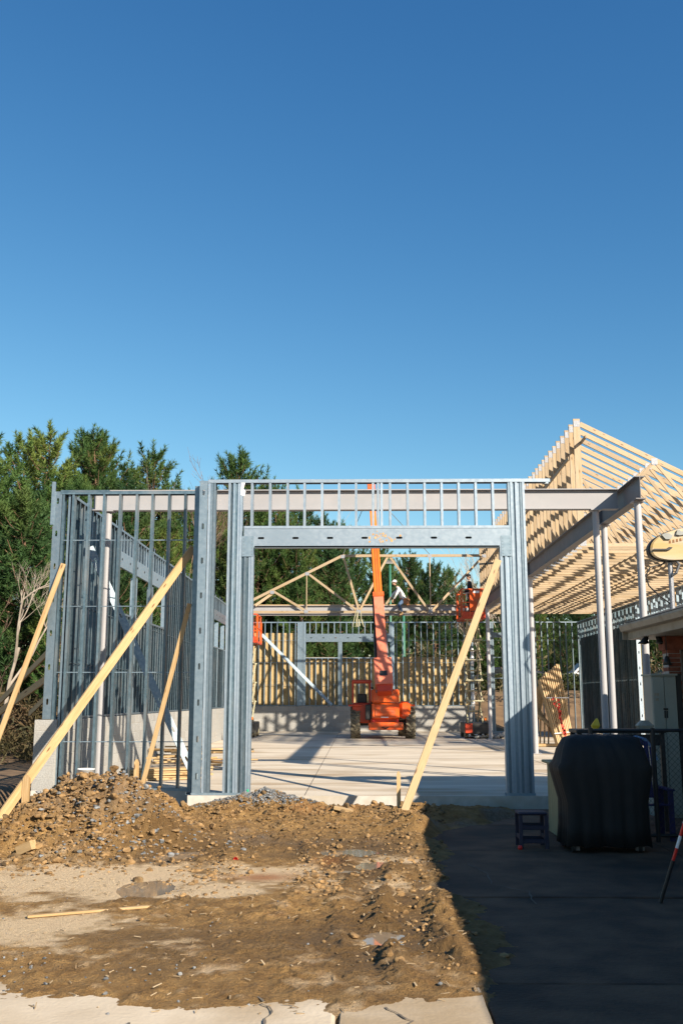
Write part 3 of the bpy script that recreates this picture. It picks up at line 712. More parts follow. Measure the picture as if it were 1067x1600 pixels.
channel("jamb_stud", (XR-.08, 39.60, .02), (XR-.08, 39.60, 4.24), .152, .045, G, rw, (0,-1,0), slots=.61)
for zz in (0.05, 1.23, 2.44, 3.62):
    for p in (39.62, 42.06, 44.5, 46.94):
        MB().box(XR+.006, XR+.018, p+.003, min(p+2.437, 50.1), zz, min(zz+1.19, 4.62)).build("sheathing_panel", M['osb'], rw)

# ------------------------------------------------------------------ steel frame
def ibeam(name, label, p0, p1, h, w, mat, tf=.018, tw=.012):
    """wide-flange beam; p0,p1 = centre line of its bottom"""
    p0 = Vector(p0); p1 = Vector(p1); d = (p1-p0).normalized(); s = d.cross(Vector((0,0,1)))
    t = thing(name, label, "steel beam", p0, "steel beams of the frame")
    def slabq(a, b, z0, z1, nm):
        mb = MB(); q = lambda p: [tuple(p + s*a + Vector((0,0,z0))), tuple(p + s*b + Vector((0,0,z0))), tuple(p + s*b + Vector((0,0,z1))), tuple(p + s*a + Vector((0,0,z1)))]
        mb.loft([q(p0), q(p1)]); mb.build(nm, mat, t)
    slabq(-w/2, w/2, 0, tf, "bottom_flange"); slabq(-tw/2, tw/2, tf, h-tf, "web"); slabq(-w/2, w/2, h-tf, h, "top_flange")
    return t, s
PR, PD = M['primer'], M['primer_shade']
bt, _ = ibeam("steel_beam", "pale primed steel beam spanning across behind the slotted header", (-5.20, 19.25, 5.235), (5.10, 19.25, 5.235), .405, .18, PR)
for x in (-5.15,): MB().box(x, x+.01, 19.17, 19.33, 5.255, 5.62).build("stiffener", PR, bt)
bt, _ = ibeam("steel_beam", "long grey steel beam running back beneath the posts of the wooden half trusses", (5.20, 18.0, 5.20), (5.20, 43.9, 5.20), .43, .18, PD)
for y in (20.9, 30, 40): MB().box(5.12, 5.28, y, y+.012, 5.22, 5.61).build("stiffener", PD, bt)
bt, _ = ibeam("steel_beam", "pale steel beam with wood nailer on which the man in white works", (-5.2, 44.0, 5.19), (5.1, 44.0, 5.19), .44, .20, PR)
bar("wood_nailer", (-5.2, 44.0, 5.65), (5.1, 44.0, 5.65), .16, .038, M['lumber'], bt)
def pipe_col(x, y, h, label, r=.07, mat=PD):
    t = thing("steel_column", label, "column", (x, y, 0), "round steel columns")
    MB().tube((x,y,.02), (x,y,h-.02), r, n=20, caps=False).build("shaft", mat, t, smooth=True)
    MB().box(x-.15, x+.15, y-.15, y+.15, 0.003, .02).build("base_plate", mat, t)
    MB().box(x-.11, x+.11, y-.11, y+.11, h-.02, h-.001).build("cap_plate", mat, t)
    mb = MB()
    for sx in (-1, 1):
        for sy in (-1, 1): mb.tube((x+sx*.11, y+sy*.11, .02), (x+sx*.11, y+sy*.11, .06), .012, n=6)
    mb.build("anchor_bolts", M['steel'], t)
M['colp'] = pm("column_primer", (.315,.31,.325), (.35,.345,.36), 3, .5, 0, .04, .05)
CP = M['colp']
pipe_col(5.20, 18.25, 5.198, "round steel column under the free end of the long grey beam by the eave", .066, CP)
pipe_col(5.20, 20.8, 5.198, "round column of the close pair that carries the long grey beam", .066, CP)
pipe_col(4.66, 19.25, 5.232, "round column of the close pair that carries the pale cross beam", .064, CP)
pipe_col(5.20, 30.0, 5.198, "round steel column in dappled shade beside the leaning truss bundle", .075, CP)
pipe_col(5.20, 40.1, 5.198, "round steel column in dappled shade beside the lift with the man in black", .075, CP)
pipe_col(-4.90, 19.25, 5.232, "pale round column standing inside the corner behind the earth heap", .066, PR)

# ------------------------------------------------------------------ half trusses of the right-hand roof
X0, XE, ZB, ZP = 6.02, 12.9, 5.66, 9.30
sl_ = (ZP-ZB-.10)/(XE-X0)
def top(x): return ZP - (x-X0)*sl_
def make_truss(y):
    t = thing("roof_truss", "pale wooden half truss standing in the close row above the long grey beam", "truss", (X0, y, ZB), "row of wooden half trusses")
    T = M['truss']
    bar("king_post", (X0+.10, y, ZB+.10), (X0+.10, y, ZP-.02), .19, .045, T, t, ref=(0,1,0))
    bar("top_chord", (X0+.19, y, top(X0+.19)-.07), (XE, y, top(XE)-.07), .045, .14, T, t, ref=(0,0,1))
    bar("bottom_chord", (X0, y, ZB+.05), (XE-.1, y, ZB+.05), .045, .10, T, t, ref=(0,0,1))
    w = lambda xa, za, xb, zb_: bar("web", (xa, y+.003, za), (xb, y+.003, zb_), .038, .09, T, t, ref=(0,1,0) if abs(xa-xb) < .01 else (0,0,1))
    xm = 8.2
    w(xm, top(xm)-.14, X0+.22, ZB+.12); w(xm+.06, top(xm)-.16, xm+1.75, ZB+.1); w(xm+2.5, top(xm+2.5)-.14, xm+1.8, ZB+.1)
    w(X0+.2, 7.55, xm-1.0, ZB+.1)
    for px_, pz in ((X0+.10, ZP-.16), (xm+.02, top(xm)-.13), (X0+.14, ZB+.12)):
        MB().box(px_-.085, px_+.085, y-.0275, y-.0235, pz-.09, pz+.09).build("connector_plate", M['plate'], t)
    return t
tr0 = make_truss(27.0)
def copy_tree(o, parent=None, loc=None):
    c = o.copy(); col.objects.link(c); c.parent = parent
    if loc is not None: c.location = loc
    for chd in list(o.children): copy_tree(chd, c)
    return c
for i in range(1, 37):
    c = copy_tree(tr0, None, (X0 + rnd.uniform(-.012,.012), 27.0 + i*.61 + rnd.uniform(-.02,.02), ZB))
def lat(p0, p1, label, w=.038, h=.09):
    b = bar("lateral_brace", p0, p1, w, h, M['truss']); tag(b, label, "brace", "wooden strips tying the trusses"); return b
lat((X0+.21, 26.4, 8.62), (X0+.21, 33.5, 8.42), "wooden strip nailed along the truss posts below their peaks")
lat((X0-.02, 27.6, 8.30), (X0-.02, 48.8, 7.7), "long wooden strip nailed along the outside of the truss posts")
lat((X0-.02, 36, 6.5), (X0-.02, 48.8, 8.1), "wooden strip rising slantwise across the truss posts above the lift")
lat((8.2, 26.9, ZB+.13), (8.2, 49, ZB+.13), "long strip lying over the bottom chords of the trusses", .09, .038)
lat((9.9, 26.9, ZB+.13), (9.9, 49, ZB+.13), "second strip lying over the bottom chords nearer the wall", .09, .038)

# ------------------------------------------------------------------ truss being set on the back beam
bk = thing("hip_truss", "flat-topped wooden truss hanging from the boom against the beam with the wood nailer", "truss", (.6, 43.84, 5.3))
T = M['truss']; y = 43.82
def bm_(n, a, b, h=.10): return bar(n, (a[0], y, a[1]), (b[0], y, b[1]), .04, h, T, bk, ref=(0,1,0) if abs(a[0]-b[0]) < .02 else (0,0,1))
bm_("top_chord", (-5.1, 5.62), (-.68, 7.82), .12); bm_("top_chord", (-.66, 7.82), (5.72, 7.82), .12)
bm_("bottom_chord", (-5.1, 5.33), (5.3, 5.33), .11)
y = 43.845
bm_("web", (-4.5, 5.62), (-3.77, 6.14), .12)
bm_("web", (-3.70, 6.24), (-2.30, 5.40)); bm_("web", (-2.24, 6.98), (-2.24, 5.40)); bm_("web", (-2.12, 6.98), (.0, 5.38))
bm_("web", (-.62, 7.78), (.06, 5.40)); bm_("web", (.10, 5.40), (1.34, 7.78)); bm_("web", (1.44, 7.78), (3.12, 5.40))
bm_("web", (3.2, 7.78), (3.2, 5.40)); bm_("web", (3.30, 5.40), (5.5, 7.72))
for px_, pz in ((-3.76,6.2),(-2.22,7.02),(-.64,7.78),(.05,5.36),(3.2,5.36),(3.2,7.80),(-2.26,5.36),(5.6,7.8)):
    MB().box(px_-.09, px_+.09, 43.79, 43.798, pz-.07, pz+.07).build("connector_plate", M['plate'], bk)

# ------------------------------------------------------------------ timber braces, stakes, loose lumber
LB = M['lumber']
def board(name, p0, p1, w, h, label, cat="brace", group=None, ref=(0,0,1), mat=None):
    o = bar(name, p0, p1, w, h, mat or LB, None, ref); return tag(o, label, cat, group)
board("timber_brace", (-5.28, 15.0, -.22), (-2.98, 17.84, 4.28), .045, .15, "long thick timber brace rising over the earth heap to the metal bracket", ref=(0,0,1))
board("timber_brace", (-6.95, 17.2, -1.75), (-5.37, 18.0, 4.02), .088, .042, "timber brace leaning on the slotted corner stud beside the pines", ref=(0,1,0))
board("timber_brace", (-3.78, 17.86, -.02), (-2.97, 17.60, 3.25), .078, .042, "thin timber brace beside a short stake behind the earth heap", ref=(0,1,0))
board("timber_brace", (.60, 15.3, -.25), (2.43, 17.13, 3.95), .118, .05, "stout timber brace leaning on the ribbed door pier half in shade", ref=(0,1,0))
def stake(p, h, label, w=.09, d=.03):
    x, y, z = p
    mb = MB(); mb.loft([[(x-w/2,y-d/2,z-.2),(x+w/2,y-d/2,z-.2),(x+w/2,y+d/2,z-.2),(x-w/2,y+d/2,z-.2)],
                        [(x-w/2,y-d/2,z+h),(x+w/2,y-d/2,z+h),(x+w/2,y+d/2,z+h),(x-w/2,y+d/2,z+h)],
                        [(x-w/5,y-d/2,z+h+.05),(x+w/5,y-d/2,z+h+.05),(x+w/5,y+d/2,z+h+.05),(x-w/5,y+d/2,z+h+.05)]])
    return tag(mb.build("wooden_stake", LB), label, "stake")
stake((.62, 15.75, -.1), .55, "short wooden stake at the foot of the stout brace", .06)
stake((-4.95, 15.3, -.2), .62, "broad pointed stake at the foot of the long brace on the heap", .11)
stake((-3.86, 17.85, 0), .50, "short stake beside the thin brace behind the earth heap", .085)
board("scrap_board", (-2.72, 8.62, -.165), (-1.78, 9.05, -.165), .05, .02, "thin splintered lath lying flat on the pale dirt", "board", ref=(0,0,1))
board("scrap_board", (-5.6, 14.55, dz_at(-5.6,14.55)+.03), (-4.75, 14.7, dz_at(-4.75,14.7)+.02), .10, .04, "short board lying by the foot of the long brace", "board")
board("wood_block", (-3.80, 11.62, dz_at(-3.8,11.6)+.05), (-3.62, 11.55, dz_at(-3.6,11.6)+.05), .10, .10, "small cut block of lumber at the edge of the earth heap", "wood block")
board("wood_block", (-.35, 15.35, dz_at(-.35,15.35)+.03), (-.08, 15.3, dz_at(-.08,15.3)+.03), .11, .05, "small offcut lying on the spoil in front of the doorway", "wood block")
# two dunnage stacks of framing lumber on the slab
rl = random.Random(12)
for i in range(5):
    for k_ in range(3):
        board("framing_board", (-4.65+rl.uniform(-.1,.1), 19.95+k_*.15+rl.uniform(-.02,.02), .03+i*.045), (-3.05+rl.uniform(-.12,.1), 20.75+k_*.15+rl.uniform(-.04,.04), .03+i*.045), .14, .04,
              "framing board lying in the neat stack behind the thin brace", "board", "boards stacked behind the thin brace")
for i in range(26):
    a = rl.uniform(-.5, .6); cx = rl.uniform(-4.7, -3.3); cy = rl.uniform(24.2, 27.6); L = rl.uniform(.8, 1.7); z = .03+.014*i
    board("framing_board", (cx-L*math.cos(a)/2*1.0, cy-L*math.sin(a), z), (cx+L*math.cos(a)/2, cy+L*math.sin(a), z+rl.uniform(-.02,.05)), .12, .038,
          "pale board thrown on the loose lumber pile beside the block wall", "board", "loose lumber pile by the block wall")
for i, (a, b) in enumerate((((-8.9,24.5,1.3),(-5.6,20.6,3.35)), ((-8.6,26.5,1.2),(-5.6,23.2,3.2)), ((-8.7,21.8,.6),(-5.62,19.6,2.3)))):
    board("timber_brace", a, b, .042, .14, ("upper","middle","lower")[i]+" timber prop raking up to the outside of the side wall", "brace", ref=(0,0,1))
# leaning bundle of trusses with red paint
tb = thing("truss_bundle", "strapped bundle of wooden trusses leaning upright, sprayed with red paint", "lumber bundle", (6.7, 34.2, 0))
for i in range(11):
    o = i*.058; jig = rl.uniform(-.05,.05)
    bar("truss_chord", (6.60+o*.95, 34.0+o*.4, .12), (6.14+o*1.2, 34.35+o*.5, 2.25+jig+.05*i), .20, .045, LB, tb, ref=(1,.3,0))
for i in range(6):
    bar("truss_web", (6.95-.05*i, 34.2+.12*i, .25), (5.75+.03*i, 34.7+.12*i, 1.35+.12*i), .035, .09, LB, tb)
    bar("truss_web", (5.72+.14*i, 34.6, .03), (5.80+.14*i, 34.7, 1.1), .04, .09, LB, tb)
    bar("truss_web", (5.65+.1*i, 34.9, .9), (6.2+.04*i, 34.7, 2.0), .04, .09, LB, tb)
bar("bottom_chord", (5.5, 34.5, .06), (7.2, 34.3, .06), .3, .09, LB, tb)
M['redspray'] = pm("red_spray_paint", (.55,.03,.02), (.62,.05,.03), 12, .7)
M['strap'] = pm("strap", (.6,.6,.6), (.65,.65,.65), 5, .4)
rp_ = MB(); rr_ = random.Random(4)
for i in range(46):
    u = i/45; w = .085*math.exp(-((u-.12)/.22)**2)+.03
    cx = 6.56+.30*u + rr_.uniform(-w, w); cz = 1.62-1.25*u; yy = 33.875+.0*u
    r_ = rr_.uniform(.018,.048)
    rp_.tube((cx, yy, cz), (cx, yy+.012, cz), r_, n=7)
tag(rp_.build("red_paint_mark", M['redspray'], tb), kind="stuff")
bar("strap", (6.28, 33.86, 1.62), (7.05, 34.0, 1.62), .012, .03, M['strap'], tb); bar("strap", (6.5, 33.86, .45), (7.2, 34.05, .52), .012, .03, M['strap'], tb)

# ------------------------------------------------------------------ bucket, red cup
M['pail'] = pm("white_plastic", (.62,.62,.62), (.7,.7,.7), 8, .4)
bu = thing("plastic_bucket", "white plastic pail standing behind the earth heap", "bucket", (-4.72, 17.75, 0))
def lathe(prof, cx, cy, n=20): return MB().loft([[(cx+r_*math.cos(2*math.pi*k/n), cy+r_*math.sin(2*math.pi*k/n), z) for k in range(n)] for r_, z in prof])
lathe([(.13,.02),(.15,.38),(.155,.38),(.155,.40),(.14,.40),(.13,.05)], -4.72, 17.75).build("pail_body", M['pail'], bu, smooth=True)
lathe([(.157,.28),(.16,.28),(.16,.31),(.157,.31)], -4.72, 17.75).build("rib", M['pail'], bu)
M['redp'] = pm("red_plastic", (.6,.02,.015), (.65,.03,.02), 8, .45)
c = lathe([(.035,-.185),(.045,-.10),(.042,-.10),(.032,-.18)], -1.38, 11.52, 14).build("plastic_cup", M['redp']); c.rotation_euler = (R(70), 0, R(40)); c.location.z += .02; c.scale = (.62,.62,.62); tag(c, "small red plastic cup lying on the pale dirt", "cup")

# ------------------------------------------------------------------ telehandler (seen from behind)
O, DO, SA, AM, BK, ST = M['orange'], M['dorange'], M['salmon'], M['amber'], M['black'], M['steel']
th = thing("telehandler", "orange telehandler with its boom raised, seen from behind on the slab", "telehandler", (1.0, 42.2, 0))
mb = MB(); mb.cbox(.5, 1.62, 40.75, 45.0, .55, 1.05, .03); mb.build("chassis", DO, th)
mb = MB(); mb.cbox(.55, 1.66, 40.55, 41.9, .78, 1.42, .05); hood = mb.build("engine_cover", O, th)
MB().cbox(.60, 1.61, 40.50, 40.56, 1.44, 1.95, .02).build("rear_panel", O, th)
MB().cbox(.55, 1.66, 40.58, 41.8, 1.43, 1.96, .04).build("boom_tower", O, th)
MB().cbox(.68, 1.54, 40.525, 40.56, .90, 1.36, .015).build("hood_door", O, hood)
MB().box(.92, 1.22, 40.515, 40.53, .84, .875).build("nameplate", M['white'], hood)
for zz in (1.05, 1.15, 1.25): MB().box(.76, 1.46, 40.518, 40.526, zz, zz+.015).build("vent_slot", DO, hood)
MB().cbox(.42, 1.80, 40.45, 40.72, .36, .66, .03).build("counterweight", O, th)
for sx in (.62, 1.58): MB().tube((sx, 40.56, .71), (sx, 40.50, .71), .05, n=12).build("tail_lamp", M['redp'], th)
MB().cbox(1.68, 2.12, 40.8, 42.2, .80, 1.48, .10).build("fuel_tank", O, th)
MB().cbox(1.72, 2.30, 40.9, 41.9, 1.28, 1.36, .02).build("fender", O, th); MB().cbox(-.38, .20, 40.9, 41.9, 1.28, 1.36, .02).build("fender", DO, th)
# cab: posts, roof, floor tub, seat
cab = MB().cbox(-.22, .52, 41.0, 42.6, .62, 1.42, .05).build("cab_tub", DO, th)
MB().cbox(-.24, .56, 40.95, 42.65, 2.20, 2.34, .03).build("cab_roof", DO, cab)
for x in (-.20, .50):
    for yy in (41.0, 42.55): bar("cab_post", (x, yy, 1.40), (x, yy, 2.22), .07, .07, DO, cab)
MB().cbox(-.02, .38, 41.5, 41.62, 1.4, 1.78, .04).cbox(-.02,.38,41.5,41.95,1.35,1.45,.03).build("seat", BK, cab)
MB().tube((.18, 42.2, 1.35), (.18, 42.35, 1.62), .02).build("steering_column", BK, cab)
mb = MB(); n = 16
mb.path([(.18+.17*math.cos(2*math.pi*k/n), 42.33+.06*math.sin(2*math.pi*k/n), 1.64+.15*math.sin(2*math.pi*k/n)) for k in range(n+1)], .015, 6); mb.build("steering_wheel", BK, cab)
MB().tube((.57, 40.9, 1.0), (.57, 40.9, 1.5), .05, n=10).build("hydraulic_hose", BK, th)
MB().cbox(.30, .54, 40.7, 41.1, .75, 1.35, .03).build("side_panel", BK, th)
# wheels
def wheel(cx, cy, r, w):
    n = 28; prof = [(-w/2,.52*r),(-w/2,.80*r),(-w*.46,.92*r),(-w*.34,.955*r),(w*.34,.955*r),(w*.46,.92*r),(w/2,.80*r),(w/2,.52*r),(w*.3,.5*r),(-w*.3,.5*r)]
    rings = [[(cx+a, cy+q*math.cos(2*math.pi*k/n), r+q*math.sin(2*math.pi*k/n)) for a, q in prof] for k in range(n)]
    mb = MB(); mb.loft(rings+[rings[0]], caps=False); t = mb.build("wheel", M['rubber'], th, smooth=True)
    lg = MB()
    for k in range(18):
        for s_ in (-1, 1):
            a0 = 2*math.pi*(k+(.5 if s_ > 0 else 0))/18; a1 = a0+.20
            p = lambda a, x, q: (cx+x, cy+q*math.cos(a), r+q*math.sin(a))
            lg.obox(p(a1, 0.0, .965*r), p(a0, s_*w*.49, .955*r), .065, .075, up=(0, math.cos(a0), math.sin(a0)))
    lg.build("tread_lugs", M['rubber'], t)
    for s_ in (-1, 1):
        MB().loft([[(cx+s_*w*q, cy+rr*math.cos(2*math.pi*k/20), r+rr*math.sin(2*math.pi*k/20)) for k in range(20)] for q, rr in ((.46,.52*r),(.40,.50*r),(.30,.40*r),(.36,.18*r),(.42,.15*r))]).build("rim", M['cream'] if s_ < 0 else ST, t)
wheel(-.10, 41.35, .62, .38); wheel(2.12, 41.35, .62, .38); wheel(-.10, 44.3, .62, .38); wheel(1.95, 44.3, .62, .38)
MB().tube((-.1,41.35,.62),(2.1,41.35,.62),.11,n=12).build("axle", BK, th); MB().tube((-.1,44.3,.62),(2.0,44.3,.62),.11,n=12).build("axle", BK, th)
# boom
B0 = Vector((1.04, 40.0, 2.05)); B1 = Vector((.62, 43.55, 11.0)); bd = (B1-B0).normalized()
up_ = Vector((0,-1,.3))
pt = lambda s_: B0 + bd*s_
MB().obox(pt(.0), pt(1.12), .70, .62, up_).build("boom_mount", SA, th)
MB().obox(pt(-.28), pt(.0), .56, .5, up_).build("boom_foot", DO, th)
bo = MB().obox(pt(1.12), pt(3.95), .40, .46, up_).build("boom_outer_section", SA, th)
MB().obox(pt(3.90), pt(4.10), .46, .52, up_).build("boom_collar", O, bo)
ins = MB().obox(pt(4.10), pt(7.0), .33, .36, up_).build("boom_middle_section", AM, th)
sd_ = Vector((1,0,0)); fr = (up_ - bd*up_.dot(bd)).normalized()
for q in (-.12, -.04, .05, .13):
    MB().obox(pt(4.1)+sd_*q+fr*.19, pt(7.0)+sd_*q+fr*.19, .022, .03, up_).build("boom_rail", DO if abs(q) < .1 else AM, ins)
MB().obox(pt(7.0), pt(9.3), .26, .30, up_).build("boom_inner_section", AM, th)
hd = MB().obox(pt(9.2), pt(9.75), .34, .36, up_).build("boom_head", O, th)
for s_ in (-.27, .27): MB().tube(tuple(pt(-.1)+sd_*s_-fr*.35), tuple(pt(2.6)+sd_*s_*.8-fr*.33), .06, n=10).build("lift_cylinder", ST, th)
for q in (-.22, -.26): MB().path([tuple(pt(.2)+sd_*q+fr*.2), tuple(pt(1.5)+sd_*q*1.02+fr*.05), tuple(pt(2.8)+sd_*q*.96+fr*.1), tuple(pt(3.9)+sd_*q*.95+fr*.05)], .022, 6).build('hydraulic_hose', BK, th)
MB().obox(pt(.35)+fr*.313, pt(.55)+fr*.313, .30, .006, up_).build('decal', M['black'], th)
MB().obox(pt(1.5)+fr*.233, pt(2.0)+fr*.233, .16, .005, up_).build('decal', SA, th)
for x in (.58, 1.56): MB().cbox(x-.05, x+.05, 40.5, 40.56, 1.97, 2.05, .01).build('work_lamp', BK, th)
MB().path([(.9,40.5,.5),(1.1,40.38,.42),(1.25,40.5,.5)], .025, 8).build('tow_hook', BK, th)
MB().tube((-.28,40.98,1.5),(-.45,40.9,1.75),.012).tube((-.45,40.9,1.65),(-.45,40.9,1.9),.05,n=8).build('mirror', BK, th)
# chain sling from boom head to truss
slg = thing("lifting_sling", "thin steel sling running from the boom head down to the flat-topped truss", "sling", (.6, 43.7, 10.5))
HK = (.60, 43.75, 10.75)
for p in ((-.64, 43.82, 7.86), (3.2, 43.82, 7.88)): MB().tube(HK, p, .014, n=6).build("sling_leg", ST, slg)
MB().tube(tuple(pt(9.55)), HK, .03, n=8).build("hook", ST, slg)
rp2 = MB(); rr2 = random.Random(9)
for k_ in range(4):
    a = rr2.uniform(-.15,.15); rp2.path([(.04+a, 43.70, 5.35), (.0+a*1.5, 43.68, 4.95), (.03+a*2.2, 43.68, 4.66), (.12+a*1.2, 43.68, 4.72), (.08+a, 43.68, 5.0)], .016, 5)
tag(rp2.build("rope_coil", M['cream']), "loops of rope hanging below the beam with the wood nailer", "rope")

# ------------------------------------------------------------------ scissor lifts
def scissor_lift(cx, cy, zp, label, arms=5):
    t = thing("scissor_lift", label, "scissor lift", (cx, cy, 0))
    W, L = .92, 2.2
    base = MB().cbox(cx-W/2, cx+W/2, cy-L/2, cy+L/2, .18, .62, .03).build("chassis", BK, t)
    MB().cbox(cx-W/2-.02, cx-W/2+.28, cy-L/2-.02, cy-L/2+.05, .22, .60, .01).build("battery_door", DO, base)
    MB().cbox(cx+W/2-.16, cx+W/2-.06, cy-L/2-.03, cy-L/2, .72, .84, .01).build("beacon_lamp", AM, base)
    for sx in (-1, 1):
        for sy in (-1, 1):
            x = cx+sx*(W/2-.06); yy = cy+sy*(L/2-.30)
            w_ = MB().loft([[(x+q, yy+rr*math.cos(2*math.pi*k/18), .20+rr*math.sin(2*math.pi*k/18)) for k in range(18)] for q, rr in ((-.07,.15),(-.06,.195),(.06,.195),(.07,.15))]).build("wheel", M['rubber'], t)
            MB().loft([[(x+sx*q, yy+rr*math.cos(2*math.pi*k/12), .20+rr*math.sin(2*math.pi*k/12)) for k in range(12)] for q, rr in ((.069,.12),(.078,.10))]).build("rim", M['cream'], w_)
    z0, z1 = .66, zp-.12; h = (z1-z0)/arms; e = L/2-.45
    for k in range(arms):
        a, b = z0+k*h, z0+(k+1)*h
        for sx in (-.30, .30):
            bar("scissor_arm", (cx+sx, cy-e, a), (cx+sx, cy+e, b), .05, .10, M['cream'], t)
            bar("scissor_arm", (cx+sx*.78, cy+e, a), (cx+sx*.78, cy-e, b), .05, .10, M['cream'], t)
        for yy in (-e, e): MB().tube((cx-.36, cy+yy, b), (cx+.36, cy+yy, b), .028, n=8).build("cross_tube", M['cream'], t)
        MB().tube((cx-.34, cy, (a+b)/2), (cx+.34, cy, (a+b)/2), .032, n=8).build("cross_tube", M['cream'], t)
    for k in (1, 3): MB().tube((cx-.05, cy-e*.7, z0+k*h-.2), (cx+.05, cy+e*.5, z0+k*h+h*.6), .06, n=10).build("lift_cylinder", M['white'], t)
    MB().path([(cx+.12, cy-e*.9, z0+.3), (cx+.2, cy-e, z0+h), (cx+.1, cy-e*.95, z0+2*h), (cx+.2, cy-e, z0+3.1*h)], .02, 6).build("hydraulic_hose", BK, t)
    p = MB().cbox(cx-W/2-.05, cx+W/2+.05, cy-L/2, cy+L/2, zp-.10, zp, .01).build("platform", DO, t)
    MB().box(cx-W/2-.05, cx+W/2+.05, cy-L/2-.012, cy-L/2-.001, zp, zp+.16).build("toe_board", DO, p)
    for x in (-W/2-.03, -.16, .16, W/2+.03):
        for yy in (-L/2, L/2): bar("rail_post", (cx+x, cy+yy, zp), (cx+x, cy+yy, zp+1.1), .045, .045, O, p)
    for yy in (-L/4, L/4):
        for x in (-W/2-.03, W/2+.03): bar("rail_post", (cx+x, cy+yy, zp), (cx+x, cy+yy, zp+1.1), .045, .045, O, p)
    for z in (zp+.55, zp+1.1):
        for yy in (-L/2, L/2): bar("guard_rail", (cx-W/2-.05, cy+yy, z), (cx+W/2+.05, cy+yy, z), .045, .045, O, p)
        for x in (-W/2-.03, W/2+.03): bar("guard_rail", (cx+x, cy-L/2, z), (cx+x, cy+L/2, z), .045, .045, O, p)
    return t, p
t, p = scissor_lift(4.80, 42.3, 4.95, "raised scissor lift carrying the man in black, orange platform on cream arms")
MB().cbox(4.62, 5.26, 41.13, 41.18, 5.15, 6.02, .01).build("control_panel", O, p)
MB().box(4.78, 5.02, 41.12, 41.129, 5.88, 5.97).build("decal", M['white'], p)
scissor_lift(-4.74, 43.2, 4.0, "empty raised scissor lift half hidden behind the doorway pier with the green paint dot", 4)

# ------------------------------------------------------------------ people
def person(name, label, joints, edges, root, colour_of, mats, loc_thing, extras):
    """joints: name -> (xyz, radius); one continuous skinned body"""
    names = list(joints); idx = {n: i for i, n in enumerate(names)}
    me = bpy.data.meshes.new("body"); me.from_pydata([joints[n][0] for n in names], [(idx[a], idx[b]) for a, b in edges], [])
    o = bpy.data.objects.new("tmp_body", me); col.objects.link(o)
    sk = o.modifiers.new("s", 'SKIN'); sk.use_smooth_shade = True
    for i, n in enumerate(names):
        r_ = joints[n][1]; me.skin_vertices[0].data[i].radius = r_ if isinstance(r_, tuple) else (r_, r_)
        me.skin_vertices[0].data[i].use_root = (n == root)
    sb = o.modifiers.new("d", 'SUBSURF'); sb.levels = 2; sb.render_levels = 2
    dg = bpy.context.evaluated_depsgraph_get(); dg.update()
    m2 = bpy.data.meshes.new_from_object(o.evaluated_get(dg)); m2.name = "body"
    bpy.data.objects.remove(o)
    m2.materials.clear()
    for a in mats: m2.materials.append(a)
    for pg in m2.polygons: pg.material_index = colour_of(pg.center)
    root_o = thing(name, label, "person", loc_thing)
    v = np.empty(len(m2.vertices)*3, np.float32); m2.vertices.foreach_get("co", v); v = v.reshape(-1,3) - np.array(loc_thing, np.float32); m2.vertices.foreach_set("co", v.ravel()); m2.update()
    b = bpy.data.objects.new("body", m2); col.objects.link(b); b.parent = root_o
    extras(root_o)
    return root_o
M['cloth_white'] = pm("grey_white_shirt", (.58,.58,.60), (.66,.66,.67), 9, .9, 0, .2)
M['denim'] = pm("denim", (.045,.085,.16), (.07,.12,.20), 20, .9, 0, .2)
M['cloth_black'] = pm("black_jacket", (.010,.010,.012), (.02,.02,.022), 9, .85, 0, .2)
M['boot'] = pm("tan_boot", (.28,.18,.08), (.34,.22,.10), 9, .8)
M['leather'] = pm("leather", (.22,.09,.03), (.30,.13,.05), 12, .6, 0, .2)
